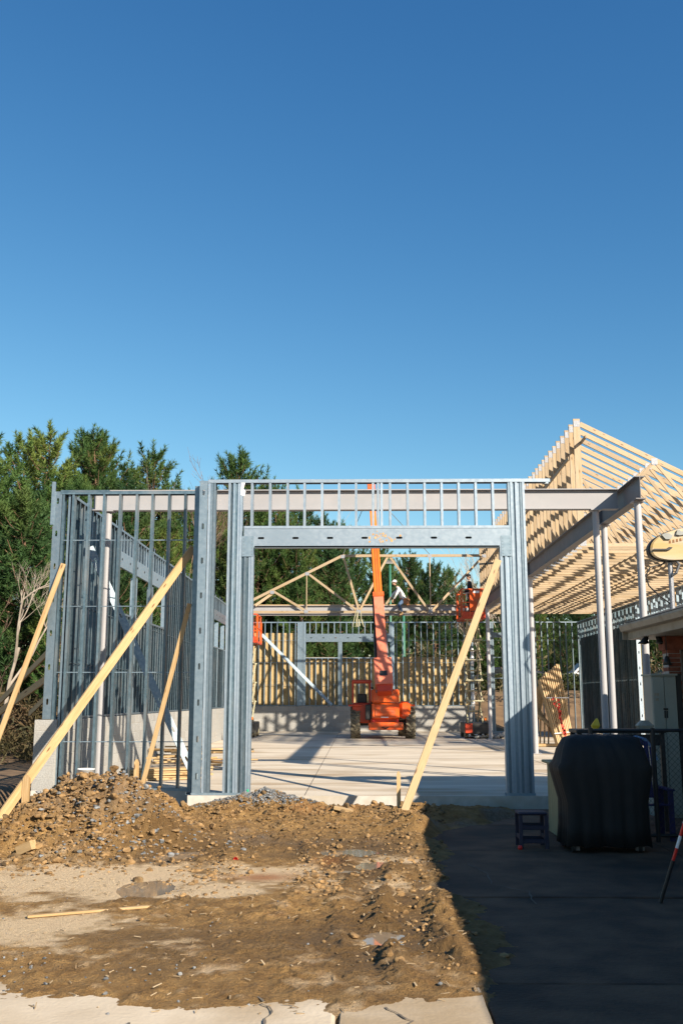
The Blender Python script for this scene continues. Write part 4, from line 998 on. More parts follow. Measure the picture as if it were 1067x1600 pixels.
def head(root, hx, hy, hz, face, hair_m, cap_m, yaw):
    """head with face features; face = unit vector in plan"""
    n = 16; fx, fy = face; sx_, sy_ = -fy, fx
    P = lambda f, s_, z: (hx+fx*f+sx_*s_, hy+fy*f+sy_*s_, hz+z)
    prof = [(-.115,.035,.0),(-.10,.058,.012),(-.05,.072,.010),(0,.078,.0),(.05,.078,-.006),(.09,.060,-.008),(.115,.02,-.008)]
    hd_ = MB().loft([[P(q*1.18*math.cos(2*math.pi*k/n)+off, q*.95*math.sin(2*math.pi*k/n), z) for k in range(n)] for z, q, off in prof]).build("head", M['skin'], root, smooth=True)
    MB().loft([[P(.085,-.018,-.03),P(.085,.018,-.03),P(.08,.006,.02),P(.08,-.006,.02)],[P(.112,-.012,-.028),P(.112,.012,-.028),P(.09,.004,.018),P(.09,-.004,.018)]]).build("nose", M['skin'], hd_)
    for s_ in (-1,1):
        MB().tube(P(.086,s_*.03,.008), P(.094,s_*.03,.008), .010, n=8).build("eye", BK, hd_)
        MB().loft([[P(.012*math.cos(2*math.pi*k/8)*1.4, s_*.072, .024*math.sin(2*math.pi*k/8)-.005) for k in range(8)], [P(.012*math.cos(2*math.pi*k/8)*1.4-.008, s_*.090, .028*math.sin(2*math.pi*k/8)-.005) for k in range(8)]]).build("ear", M['skin'], hd_)
    MB().obox(P(.088,-.022,-.062), P(.088,.022,-.062), .008, .008).build("mouth", M['leather'], hd_)
    MB().loft([[P(q*1.2*math.cos(2*math.pi*k/n)-.014, q*math.sin(2*math.pi*k/n), z) for k in range(n)] for z, q in ((-.05,.072),(.0,.084),(.02,.086))]).build("hair", hair_m, hd_, smooth=True)
    cp = MB().loft([[P(q*1.18*math.cos(2*math.pi*k/n), q*math.sin(2*math.pi*k/n), z) for k in range(n)] for z, q in ((.03,.088),(.06,.090),(.10,.078),(.13,.045),(.138,.01))]).build("cap", cap_m, root, smooth=True)
    MB().loft([[P(.095,-.07,.032),P(.095,.07,.032),P(.095,.07,.042),P(.095,-.07,.042)],[P(.175,-.05,.022),P(.175,.05,.022),P(.175,.05,.030),P(.175,-.05,.030)]]).build("cap_peak", cap_m, cp)
def hand(root, wrist, d, side, sz=1.):
    """palm and five fingers curling; d = pointing direction"""
    w = Vector(wrist); d = Vector(d).normalized(); u = d.cross(Vector((0,0,1))); u = u.normalized() if u.length > .1 else Vector((1,0,0)); dn = u.cross(d)
    if dn.z > 0: dn = -dn
    mb = MB(); mb.obox(w, w+d*.09*sz, .08*sz, .035*sz, dn)
    for k, L in enumerate((.062,.072,.067,.052)):
        b = w + d*.085*sz + u*((k-1.5)*.021*sz); mb.path([b, b+d*L*.5*sz+dn*.008, b+d*L*.75*sz+dn*.035*sz, b+d*L*.5*sz+dn*.06*sz], [.0095,.009,.008,.007], 6)
    b = w + d*.03*sz + u*(side*.04*sz); mb.path([b, b+d*.03+u*side*.025+dn*.015, b+d*.055+u*side*.015+dn*.04], [.011,.010,.008], 6)
    mb.build("hand", M['skin'], root)
# man in white shirt sitting astride the far beam, leaning to his right
sx0, sy0, sz0 = 2.02, 43.98, 5.74
J = {"pelvis": ((sx0,sy0,sz0+.10),(.16,.14)), "waist": ((sx0-.02,sy0-.02,sz0+.28),.135), "chest": ((sx0-.13,sy0-.05,sz0+.52),(.17,.145)), "neckb": ((sx0-.25,sy0-.07,sz0+.68),.075), "neck": ((sx0-.31,sy0-.08,sz0+.74),.055),
     "ls": ((sx0-.20,sy0-.24,sz0+.58),.075), "le": ((sx0-.32,sy0-.36,sz0+.34),.052), "lw": ((sx0-.44,sy0-.26,sz0+.14),.036),
     "rs": ((sx0-.20,sy0+.14,sz0+.60),.075), "re": ((sx0-.44,sy0+.16,sz0+.42),.052), "rw": ((sx0-.56,sy0+.06,sz0+.20),.036),
     "lh": ((sx0-.02,sy0-.12,sz0+.05),.11), "lk": ((sx0-.22,sy0-.36,sz0-.10),.075), "la": ((sx0-.05,sy0-.30,sz0-.50),.048), "lt": ((sx0-.20,sy0-.30,sz0-.56),.045),
     "rh": ((sx0-.02,sy0+.12,sz0+.05),.11), "rk": ((sx0-.22,sy0+.34,sz0-.10),.075), "ra": ((sx0-.05,sy0+.30,sz0-.50),.048), "rt": ((sx0-.20,sy0+.30,sz0-.56),.045)}
Ed = [("pelvis","waist"),("waist","chest"),("chest","neckb"),("neckb","neck"),("chest","ls"),("ls","le"),("le","lw"),("chest","rs"),("rs","re"),("re","rw"),("pelvis","lh"),("lh","lk"),("lk","la"),("la","lt"),("pelvis","rh"),("rh","rk"),("rk","ra"),("ra","rt")]
def col_white(c):
    if c.z > sz0+.70: return 3
    if c.z < sz0-.42: return 2
    if c.z > sz0+.16 or (c.x < sx0-.28 and c.z > sz0+.08): return 0
    return 1
def ext_white(root):
    head(root, sx0-.38, sy0-.10, sz0+.88, (-.92,-.39), BK, M['white'], 0)
    hand(root, (sx0-.45,sy0-.25,sz0+.13), (-.5,.1,-.85), 1); hand(root, (sx0-.57,sy0+.05,sz0+.19), (-.5,0,-.85), -1)
    bl = MB(); n = 14
    bl.loft([[(sx0+.185*math.cos(2*math.pi*k/n), sy0+.17*math.sin(2*math.pi*k/n), sz0+z) for k in range(n)] for z in (.15,.21)], caps=False); bl = bl.build("tool_belt", M['leather'], root)
    MB().cbox(sx0-.02,sx0+.20,sy0-.26,sy0-.15,sz0-.06,sz0+.18,.02).cbox(sx0+.10,sx0+.28,sy0-.16,sy0-.02,sz0-.12,sz0+.16,.02).build("tool_pouch", M['leather'], bl)
person("person", "man in white shirt, cap and jeans sitting astride the beam with the wood nailer", J, Ed, "pelvis", col_white, [M['cloth_white'], M['denim'], M['boot'], M['skin']], (sx0, sy0, sz0-.6), ext_white)
board("wood_block", (1.25, 43.92, 5.68), (1.50, 43.9, 5.98), .05, .10, "short pale board held by the man in the white shirt", "board", mat=M['truss'])
# man in black on the lift
bx, by, bz = 4.72, 41.75, 4.955
J2 = {"pelvis": ((bx,by,bz+.92),(.16,.13)), "waist": ((bx,by,bz+1.08),.145), "chest": ((bx-.02,by,bz+1.30),(.18,.15)), "neckb": ((bx-.03,by,bz+1.46),.08), "neck": ((bx-.04,by,bz+1.53),.056),
      "ls": ((bx-.03,by-.20,bz+1.38),.08), "le": ((bx-.06,by-.30,bz+1.12),.058), "lw": ((bx-.26,by-.24,bz+1.05),.040),
      "rs": ((bx+.01,by+.20,bz+1.38),.08), "re": ((bx-.02,by+.28,bz+1.10),.058), "rw": ((bx-.22,by+.22,bz+1.04),.040),
      "lh": ((bx,by-.10,bz+.86),.10), "lk": ((bx-.03,by-.12,bz+.48),.07), "la": ((bx+.01,by-.12,bz+.10),.05), "lt": ((bx-.14,by-.13,bz+.05),.045),
      "rh": ((bx,by+.10,bz+.86),.10), "rk": ((bx-.03,by+.12,bz+.48),.07), "ra": ((bx+.01,by+.12,bz+.10),.05), "rt": ((bx-.14,by+.13,bz+.05),.045)}
def col_black(c): return 2 if c.z > bz+1.49 else (1 if c.z < bz+.14 else 0)
def ext_black(root):
    head(root, bx-.05, by, bz+1.66, (-.97,-.24), BK, M['cloth_black'], 0)
    hand(root, (bx-.25,by-.24,bz+1.05), (-1,.1,-.1), 1); hand(root, (bx-.21,by+.22,bz+1.04), (-1,-.1,-.1), -1)
    MB().path([(bx+.19*math.cos(a), by+.17*math.sin(a), bz+.98) for a in [k*math.pi/8 for k in range(17)]], .022, 6).build("harness_belt", M['strap'], root)
    for s_ in (-.1,.1): MB().path([(bx-.17,by+s_,bz+.98),(bx-.13,by+s_*1.1,bz+.78),(bx+.1,by+s_*1.3,bz+.70)], .02, 6).build("harness_strap", M['strap'], root)
person("person", "man in black jacket and cap standing on the raised orange lift", J2, Ed, "pelvis", col_black, [M['cloth_black'], M['boot'], M['skin']], (bx, by, bz), ext_black)

# ------------------------------------------------------------------ trees
def leaf_mat(name, c1, c2, c3, scale=.9):
    m = pm(name, c1, c2, scale, .65, 0, 0, .16, c3=c3, s3=.35, spec=.25); nt = m.node_tree; L = nt.links.new
    b = nt.nodes["Principled BSDF"]; out = nt.nodes["Material Output"]; tl = _n(nt, "ShaderNodeBsdfTranslucent"); mx = _n(nt, "ShaderNodeMixShader"); mx.inputs[0].default_value = .22
    src = b.inputs["Base Color"].links[0].from_socket; L(src, tl.inputs[0]); L(b.outputs[0], mx.inputs[1]); L(tl.outputs[0], mx.inputs[2]); L(mx.outputs[0], out.inputs[0])
    return m
M['needle'] = leaf_mat("pine_needles", (.030,.075,.022), (.080,.145,.034), (.135,.18,.042))
M['needle2'] = leaf_mat("dark_needles", (.022,.058,.020), (.052,.105,.032), (.080,.125,.034))
M['scrub'] = leaf_mat("scrub", (.05,.05,.022), (.10,.085,.04), (.14,.09,.05))
M['hedge'] = leaf_mat("hedge_leaves", (.035,.055,.018), (.07,.10,.03), (.10,.12,.04), 3)
M['bark'] = pm("pine_bark", (.10,.055,.033), (.22,.13,.085), 5, .95, 0, .5, .12, stretch=(3,3,.7))
M['twig'] = pm("grey_twig", (.20,.165,.13), (.34,.29,.24), 4, .9, 0, 0, .1)
M['twigb'] = pm("brown_twig", (.13,.085,.06), (.22,.15,.11), 4, .9, 0, 0, .1)

def blades(P, D, rng, n, ln, wd, spread=.9):
    """n thin needle blades round each point P, leaning along D; returns verts, faces"""
    k = len(P); P = np.repeat(P, n, 0); D = np.repeat(D, n, 0)
    v = rng.normal(size=(k*n, 3)); v /= np.linalg.norm(v, axis=1, keepdims=True)
    d = D*(1-spread*.5) + v*spread; d /= np.linalg.norm(d, axis=1, keepdims=True)
    s = np.cross(d, rng.normal(size=(k*n, 3))); s /= np.linalg.norm(s, axis=1, keepdims=True)
    l = ln*rng.uniform(.6, 1.25, (k*n, 1)); w = wd*rng.uniform(.7, 1.3, (k*n, 1))
    o = rng.normal(size=(k*n, 3))*ln*.18
    a = P+o; V = np.stack([a - s*w*.35, a + d*l*.55 - s*w*.5*1.0, a + d*l, a + d*l*.5 + s*w*.5], 1).reshape(-1, 3)
    F = np.arange(k*n*4).reshape(-1, 4)
    return V, F
def np_mesh(name, V, F, mat):
    me = bpy.data.meshes.new(name); n = F.shape[1]
    me.vertices.add(len(V)); me.vertices.foreach_set("co", V.astype(np.float32).ravel())
    me.loops.add(F.size); me.loops.foreach_set("vertex_index", F.astype(np.int32).ravel())
    me.polygons.add(len(F)); me.polygons.foreach_set("loop_start", np.arange(0, F.size, n, dtype=np.int32))
    me.update(calc_edges=True); me.materials.append(mat); return me

def brushes(P, D, rng, n, shoot, ln, wd):
    """bottle-brush pine shoots: needles set along a short upright shoot, pointing out and forward"""
    k = len(P); P = np.repeat(P, n, 0); D = np.repeat(D/np.linalg.norm(D, axis=1, keepdims=True), n, 0)
    v = rng.normal(size=(k*n, 3)); v -= D*(v*D).sum(1, keepdims=True); v /= np.linalg.norm(v, axis=1, keepdims=True)
    u = rng.uniform(0, 1, (k*n, 1)); a = P + D*shoot*u
    d = D*(.35+.5*u) + v*(1.0-.45*u); d /= np.linalg.norm(d, axis=1, keepdims=True)
    s = np.cross(d, rng.normal(size=(k*n, 3))); s /= np.linalg.norm(s, axis=1, keepdims=True)
    l = ln*rng.uniform(.7, 1.2, (k*n, 1)); w = wd*rng.uniform(.7, 1.3, (k*n, 1))
    V = np.stack([a - s*w*.5, a + s*w*.5, a + d*l], 1).reshape(-1, 3)
    return V, np.arange(k*n*3).reshape(-1, 3)
def pine_meshes(seed, H, crown0, rmax, mat, dens=1.):
    r = random.Random(seed); rng = np.random.RandomState(seed)
    tk = MB(); n = 9; lean = (r.uniform(-.04,.04), r.uniform(-.04,.04))
    axis = lambda t: Vector((lean[0]*H*t + .12*math.sin(t*5+seed), lean[1]*H*t + .12*math.cos(t*4+seed), H*t))
    tk.path([axis(i/n) for i in range(n+1)], [max(.012, .018*H*(1-i/n)**.8*.62+.012) for i in range(n+1)], 8)
    P = []; D = []; z = crown0
    while z < .97:
        u = (z-crown0)/(1-crown0); Lr = rmax*(1-u)**.60*(.55+.75*min(1, u*3.2))*r.uniform(.65,1.15)
        nb = r.choice((3,4,4,5)); a0 = r.uniform(0, 6.28)
        for b in range(nb):
            if r.random() < .10: continue
            a = a0 + b*6.283/nb + r.uniform(-.35,.35); L_ = Lr*r.uniform(.6,1.15); p0 = axis(z)
            rise = r.uniform(.15,.40)+.45*u; pts = []
            for k in range(5):
                t = k/4; pts.append(p0 + Vector((math.cos(a)*L_*t, math.sin(a)*L_*t, L_*(rise*t*t*.9 + .06*t - .10*math.sin(t*3.14)))))
            if L_ > .5: tk.path(pts, [.035*L_**.5*(1-.8*k/4)+.006 for k in range(5)], 4, False)
            m = max(4, int(L_*6.0*dens))
            for k in range(m):
                t = .30 + .72*(k+r.random())/m; i = min(3, int(t*4)); q = pts[i].lerp(pts[i+1], min(1.15, t*4-i))
                sd_ = (r.uniform(-1,1)*.45*L_*(1.15-t*.8)); p = q + Vector((-math.sin(a)*sd_, math.cos(a)*sd_, r.uniform(-.08,.16)*L_*.6))
                P.append(p); D.append((math.cos(a)*.38+r.uniform(-.3,.3), math.sin(a)*.38+r.uniform(-.3,.3), .85))
        z += r.uniform(.024,.040)*(1-.30*u)
    for q in (1.0, .975, .95): P.append(axis(q)); D.append((0,0,1))
    V, F = brushes(np.array(P), np.array(D), rng, 42, .60, .29, .047)
    return np_mesh("crown", V, F, mat), tk.mesh("trunk", M['bark'])
kinds = [pine_meshes(1, 15.5, .30, 2.9, M['needle']), pine_meshes(2, 16.5, .38, 2.8, M['needle']), pine_meshes(3, 14, .22, 2.8, M['needle']),
         pine_meshes(4, 17, .45, 2.3, M['needle2']), pine_meshes(5, 13, .16, 2.6, M['needle2'])]
HT = [15.5, 16.5, 14, 17, 13]
def tz(x, y): return float(terrain(np.array([x]), np.array([y]))[0])
def tree(x, y, h, k, label, group):
    s = h/HT[k]; t = thing("pine_tree", label, "tree", (x, y, tz(x, y)-.05), group)
    t.scale = (s*rnd.uniform(.9,1.1),)*2 + (s,); t.rotation_euler = (0, 0, rnd.uniform(0, 6.28))
    for nm, me in zip(("crown", "trunk"), kinds[k]):
        o = bpy.data.objects.new(nm, me); col.objects.link(o); o.parent = t
G1 = "tall pines beside the building"; G2 = "pines behind the building"; G3 = "low pines behind the car park"
L1 = "tall pine in the stand behind the long side wall with high windows"; L2 = "pine in the wood behind the boarded back wall"; L3 = "low pine in the belt beyond the parked cars and hedge"
for x, y, h, k in ((-17.0,52,15.7,0),(-14.6,57,16.3,1),(-18.6,47,14.6,2),(-13.4,60,16.0,0),(-19.8,55,16.0,1),(-16.4,60,16.6,2),(-15.8,46,11.6,4),(-14.2,50,12.6,2),(-12.6,54,13,4),(-20.5,49,14.2,0),(-11.8,60,13.2,3),(-22.5,56,17,3),
                   (-17.5,41,9.2,4),(-13.2,44,8.6,2),(-12.0,48,9.0,4),(-16,38,7.2,4),(-10.9,56,11,2)):
    tree(x, y, h, k, L1, G1)
for x, y, h, k in ((-9.4,66,13.6,2),(-8.7,70,17.8,2),(-10.5,64,13.6,0),(-6.6,64,13.2,2),(-5.2,66,15.2,1),(-3.6,64,12.4,0),(-2.2,68,13.6,3),(-.8,65,12.2,2),(.9,68,11.0,1),(-4.6,74,16.4,3),(2.1,66,10.3,0),(3.3,69,10.4,3),(-7.2,61,11,4),(-1.6,61,10,4),(1.8,61,8.8,4),(4.3,72,9.6,1),(-3.2,60,8.4,2),(5.0,66,8.6,4)):
    tree(x, y, h, k, L2, G2)
for x, y, h, k in ((6.9,74,9.0,2),(8.4,76,8.2,0),(7.8,70,6.4,4),(9.8,72,7.4,4),(12,76,8,2),(14.5,74,7.6,4),(17,76,8.4,0),(20,74,8,2),(23,78,9,1),(26,75,8,4),(11,80,8.6,3),(5.7,78,8.2,3),(29,72,9,0),(33,76,10,2),(10.4,68,5.6,4),(12.6,70,6.2,2),(15.4,69,5.8,4),(18.2,70,6.2,4),(21,69,6,2),(13.6,66.5,4.6,4),(8.6,66.8,4.8,2)):
    tree(x, y, h, k, L3, G3)

# bare trees
def bare(seed, H, r0, levels, spread, mat):
    r = random.Random(seed); mb = MB()
    def grow(p, d, L, rad, lv):
        pts = [p]; dd = d.copy(); n = 4
        for i in range(n):
            dd = (dd + Vector((r.uniform(-1,1), r.uniform(-1,1), r.uniform(-.3,.7)))*.16).normalized(); pts.append(pts[-1] + dd*L/n)
        mb.path(pts, [rad*(1-.5*i/n) for i in range(n+1)], 5 if lv > 1 else 3, False)
        if lv == 0: return
        for k in range(r.choice((2,3,3,4))):
            t = r.uniform(.35, 1); i = min(n-1, int(t*n)); q = pts[i].lerp(pts[i+1], t*n-i)
            nd = (dd + Vector((r.uniform(-1,1), r.uniform(-1,1), r.uniform(-.2,.6)))*spread).normalized()
            grow(q, nd, L*r.uniform(.5,.78), max(.006, rad*.5), lv-1)
    grow(Vector((0,0,0)), Vector((.05,0,1)), H*.45, r0, levels)
    return mb.mesh("branches", mat)
bm1 = bare(11, 9, .09, 5, .75, M['twig']); bm2 = bare(12, 8, .07, 5, .6, M['twigb']); bm3 = bare(15, 9, .06, 5, .55, M['twig'])
def bare_tree(x, y, me, s, label, rz, tilt=0, group=None):
    t = thing("bare_tree", label, "tree", (x, y, tz(x, y)-.05), group); t.scale = (s, s, s); t.rotation_euler = (0, tilt, rz)
    o = bpy.data.objects.new("branches", me); col.objects.link(o); o.parent = t
bare_tree(-10.9, 30, bm1, 1.0, "leafless grey tree spreading its limbs in front of the tall pines", .6, .18)
bare_tree(-9.6, 33, bm3, .85, "slender leafless tree just outside the side wall", 2.0, .3)
for x, y, s, me in ((-11.6,62,1.75,bm2),(-10.8,66,1.85,bm3),(-7.6,75,2.25,bm2),(-6.9,72,2.15,bm3),(-12.3,63,1.6,bm3),(9.0,68,1.25,bm2),(10.6,70,1.3,bm3),(8.1,66,1.0,bm3)):
    bare_tree(x, y, me, s, "leafless brown tree standing among the pines", rnd.uniform(0,6), 0, "bare trees among the pines")
for x, y, s in ((-8.6,40,.55),(-9.4,44,.6),(-8.2,47,.6),(-7.6,36,.45),(-11.5,38,.6),(-13,36,.7),(-10.5,42,.6)):
    bare_tree(x, y, bm2, s, "scrubby leafless bush outside the side wall", rnd.uniform(0,6), 0, "leafless bushes outside the side wall")
# undergrowth: one mass
rng = np.random.RandomState(21); P = []
for i in range(5200):
    if i % 3: x = rng.uniform(-30, 34); y = rng.uniform(56, 74); hh = 3.2 if x < 5 else 2.6
    else: x = rng.uniform(-24, -8.0); y = rng.uniform(38, 60); hh = 2.6
    if 6.0 < x and 58 < y < 70: continue
    P.append((x, y, tz(x, y) + hh*rng.uniform(0,1)**1.6))
V, F = blades(np.array(P), np.tile(np.array([[0,0,1.]]), (len(P),1)), rng, 12, .55, .07, 1.0)
tag(place("undergrowth", np_mesh("undergrowth", V, F, M['scrub'])), "brown and green undergrowth below the pines", "undergrowth", kind="stuff")
V, F = blades(np.array([(rng.uniform(-45,50), rng.uniform(80,92), 1+rng.uniform(0,1)*7.5) for i in range(6000)]), np.tile(np.array([[0,0,1.]]), (6000,1)), rng, 9, 1.0, .16, 1.0)
tag(place("far_wood", np_mesh("far_wood", V, F, M['needle2'])), "dark wood closing the view behind the pines", "wood", kind="stuff")

# ------------------------------------------------------------------ hedge, cars, lamp posts behind
def hedge(x0, x1, y, z0, h, label):
    n = int((x1-x0)*260); P = np.stack([rng.uniform(x0,x1,n), y+rng.uniform(-.45,.45,n), z0+h*rng.uniform(0,1,n)**.7], -1)
    t = thing("hedge", label, "hedge", ((x0+x1)/2, y, z0))
    V, F = blades(P, np.tile(np.array([[0,0,1.]]), (n,1)), rng, 9, .16, .05, 1.0)
    o = place("foliage", np_mesh("foliage", V, F, M['hedge'])); o.parent = t; o.location = -Vector(t.location)
    mb = MB()
    for i in range(int((x1-x0)*2)): x = x0+.25+i*.5; mb.path([(x,y,z0-.1),(x+.05,y,z0+h*.6)], [.03,.015], 5)
    mb.build("stems", M['bark'], t)
hedge(7.2, 18.5, 59.6, 2.0, .95, "clipped dark hedge in front of the white parked car")
M['car_white'] = pm("white_car_paint", (.74,.75,.76), (.78,.78,.79), 2, .25); M['car_dark'] = pm("dark_blue_car_paint", (.015,.02,.04), (.02,.03,.05), 2, .25)
M['glass'] = pm("car_glass", (.015,.018,.02), (.02,.025,.03), 2, .08, spec=.9)
def car(cx, cy, z, mat, label, kind):
    """side-on SUV/saloon, nose to the left"""
    t = thing("parked_car", label, "car", (cx, cy, z))
    L, W = 4.7, 1.85
    suv = kind == 'suv'
    side = [(-L/2,.45),(-L/2+.05,.85),(-1.35,1.02),(-.75,1.62 if suv else 1.38),(1.7 if suv else .95,1.66 if suv else 1.40),(2.2,1.1),(L/2,1.0),(L/2,.42),(1.9,.32),(-1.9,.32)]
    mb = MB(); n = len(side)
    def sec(y, inset): return [(cx+x*(1-inset*.02), y, z+.0+(zz if zz < 1.05 else zz)) for x, zz in side]
    mb.loft([sec(cy-W/2+.05,1), sec(cy-W/2,0), sec(cy+W/2,0), sec(cy+W/2-.05,1)]); body = mb.build("body", mat, t)
    for (a, b) in (((-1.18,1.05),(-.30,1.05)), ((-.22,1.05),(.75,1.05)), ((.83,1.05),(1.75 if suv else 1.2,1.05))):
        top_z = 1.52 if suv else 1.30
        MB().add([(cx+a[0]+.02,cy-W/2-.006,z+1.04),(cx+b[0],cy-W/2-.006,z+1.04),(cx+b[0]-(.15 if b[0]>1 else 0),cy-W/2-.006,z+top_z),(cx+max(a[0]+.02,-.68+.0),cy-W/2-.006,z+top_z)], [(0,1,2,3)]).build("side_window", M['glass'], body)
    for x in (-1.45, 1.45):
        w_ = MB().loft([[(cx+x+rr*math.cos(2*math.pi*k/20), cy-W/2+q, z+.34+rr*math.sin(2*math.pi*k/20)) for k in range(20)] for q, rr in ((.22,.33),(-.02,.34),(-.03,.30))]).build("wheel", M['rubber'], t)
        MB().loft([[(cx+x+rr*math.cos(2*math.pi*k/14), cy-W/2+q, z+.34+rr*math.sin(2*math.pi*k/14)) for k in range(14)] for q, rr in ((-.031,.22),(-.05,.18))]).build("rim", M['plate'], w_)
        MB().loft([[(cx+x+rr*math.cos(2*math.pi*k/20), cy+W/2-q, z+.34+rr*math.sin(2*math.pi*k/20)) for k in range(20)] for q, rr in ((.22,.33),(-.02,.34),(-.03,.30))]).build("wheel", M['rubber'], t)
    MB().box(cx-L/2-.02, cx-L/2+.1, cy-.8, cy-.5, z+.68, z+.82).build("headlight", M['plate'], t); MB().box(cx-L/2-.02, cx-L/2+.1, cy+.5, cy+.8, z+.68, z+.82).build("headlight", M['plate'], t)
car(14.6, 63.0, 2.15, M['car_white'], "white sport utility car parked beyond the hedge", 'suv')
car(9.4, 64.2, 2.15, M['car_dark'], "dark blue car parked beyond the back wall opening", 'sedan')
car(19.8, 62.0, 2.15, M['car_dark'], "dark blue car parked past the raking timber props", 'sedan')
M['green_pole'] = pm("green_post_paint", (.03,.13,.09), (.04,.16,.11), 3, .5)
def lamp_post(x, y, h, label, lamp=True):
    z = tz(x, y); t = thing("lamp_post", label, "lamp post", (x, y, z)); MB().tube((x,y,z-.1),(x,y,z+h),.085,.07,10).build("pole", M['green_pole'], t, smooth=True)
    MB().tube((x,y,z-.1),(x,y,z+.4),.16,.14,10).build("base", M['conc'], t)
    if lamp:
        MB().cbox(x-.33,x+.33,y-.2,y+.2,z+h,z+h+.14,.03).build("lamp_head", M['steel'], t); MB().box(x-.28,x+.28,y-.16,y+.16,z+h-.03,z+h-.001).build("diffuser", M['white'], t)
lamp_post(1.97, 60, 8.9, "green lamp post rising behind the raised boom")
lamp_post(2.72, 59, 5.6, "plain green post standing behind the man in white", False)
lamp_post(17.6, 55, 7.0, "green lamp post seen past the raking timber props")
# timber props outside the right wall opening
board("timber_prop", (14.6, 41.0, 1.4), (11.3, 39.2, 4.3), .05, .16, "upper raking timber prop outside the dark boarded wall", "brace")
board("timber_prop", (13.2, 38.0, .6), (11.3, 37.0, 2.9), .05, .16, "lower raking timber prop outside the dark boarded wall", "brace")
# pile of rubble at foot of far column
rk = []
for i in range(90): rk.append((rl.gauss(6.0,.55), rl.gauss(41.6,.6), .05+rl.random()*.12, rl.uniform(.04,.14)))
tag(rock_cloud("rubble", rk, M['cmu'], 8), "broken pale block rubble at the foot of the column by the lift", "rubble", kind="stuff")

# ------------------------------------------------------------------ silt fence and pipe in the ditch on the left
M['safety'] = pm("orange_plastic_mesh", (.65,.06,.01), (.7,.09,.015), 12, .6); M['silt'] = pm("black_fabric", (.02,.02,.02), (.035,.035,.035), 10, .9, 0, .3)
sf = thing("silt_fence", "black silt fence with orange netting beside the ditch outside the side wall", "fence", (-7.6, 23, -.8))
fp = [(-7.6,20.6),(-7.5,22.0),(-7.3,23.6),(-7.8,25.8),(-7.9,28.5),(-8.3,31)]
for (a,b),(c,d) in zip(fp[:-1],fp[1:]):
    za, zc = tz(a,b), tz(c,d)
    MB().loft([[(a,b-.004,za-.1),(a,b+.004,za-.1),(a,b+.004,za+.62),(a,b-.004,za+.62)],[(c,d-.004,zc-.1),(c,d+.004,zc-.1),(c,d+.004,zc+.6),(c,d-.004,zc+.6)]]).build("fabric", M['silt'], sf)
    nt_ = MB(); nn = 12
    for k in range(nn+1):
        t_ = k/nn; x, y_ = a+(c-a)*t_, b+(d-b)*t_; nt_.obox((x,y_-.02,za+.55),(x,y_-.02,za+1.02),.025,.006)
    for k in range(5): nt_.obox((a,b-.02,za+.58+.1*k),(c,d-.02,zc+.58+.1*k),.006,.025)
    nt_.build("netting", M['safety'], sf)
for a, b in fp: bar("stake", (a, b-.05, tz(a,b)-.1), (a, b-.05, tz(a,b)+1.15), .04, .04, LB, sf)
MB().path([(-6.6,17.2,-1.0),(-6.2,16.5,-.55),(-5.95,16.0,-.25)], .09, 12).build("drain_pipe", M['silt']); o = bpy.data.objects["drain_pipe"]; tag(o, "black corrugated drain pipe end poking from the ditch", "pipe")
mb = MB()
for k in range(14): 
    u = k/13; p = Vector((-6.6,17.2,-1.0)).lerp(Vector((-5.95,16.0,-.25)), u); q = p + Vector((.012,-.03,.012)); mb.tube(p, q, .1, n=12)
r_ = mb.build("ribs", M['silt'], o)
stake((-5.70, 16.2, -.4), .55, "thin orange marked survey stake by the ditch", .035); bpy.data.objects["wooden_stake.003"].data.materials.clear(); bpy.data.objects["wooden_stake.003"].data.materials.append(M['safety'])
rk = [(x_, y_, tz(x_, y_)+.02, rl.uniform(.04,.12)) for x_, y_ in [(rl.gauss(-7.4,.7), rl.uniform(17,30)) for i in range(160)]]
tag(rock_cloud("ditch_clods", rk, M['clod'], 18), "clods of clay along the ditch outside the side wall", "clods", kind="stuff")

# ------------------------------------------------------------------ old building on the right: eave, gutter, brick pillar
M['shingle'] = pm("dark_shingles", (.05,.05,.052), (.09,.088,.085), 9, .9, 0, .5, stretch=(1,3,1), c3=(.07,.068,.06), s3=2)
M['gutter'] = pm("beige_gutter", (.30,.255,.19), (.36,.31,.24), 4, .55, 0, .03, c3=(.22,.18,.12), s3=3)
M['siding'] = pm("beige_siding", (.36,.32,.25), (.42,.38,.30), 3, .7)
M['brick'] = pm("red_brick", (.20,.06,.035), (.30,.10,.06), 14, .9, 0, .3, .22)
ob = thing("old_building", "low existing building with shingled eave and beige gutter shading the pavement", "building", (7.5, 8, -.2))
YE = 17.5
SLP = .33; ZE = 2.83; XRG = 9.6; ZR = ZE+(XRG-4.66)*SLP; YH = YE-(XRG-4.66)
def roofp(pts, nm, mat, th_=.05):
    MB().loft([[(x,y,z) for x,y,z in pts],[(x,y,z+th_) for x,y,z in pts]]).build(nm, mat, ob)
roofp([(4.66,-14,ZE),(XRG,-14,ZR),(XRG,YH,ZR),(4.66,YE,ZE)], "roof_slope", M['shingle'])
roofp([(XRG,-14,ZR),(14.54,-14,ZE),(14.54,YE,ZE),(XRG,YH,ZR)], "roof_slope", M['shingle'])
roofp([(4.66,YE,ZE),(XRG,YH,ZR),(14.54,YE,ZE)], "roof_slope", M['shingle'])
for k_ in range(16):
    x = 4.66+k_*.16; z = ZE+.052+(x-4.66)*SLP; y1 = YE-(x-4.66)
    roofp([(x,YE-7,z),(x+.17,YE-7,z+.17*SLP),(x+.17,y1-.17,z+.17*SLP),(x,y1,z)], "shingle_course", M['shingle'], .012)
MB().box(4.60, 14.5, YE-.02, YE+.01, 2.60, 2.85).build("fascia", M['gutter'], ob)
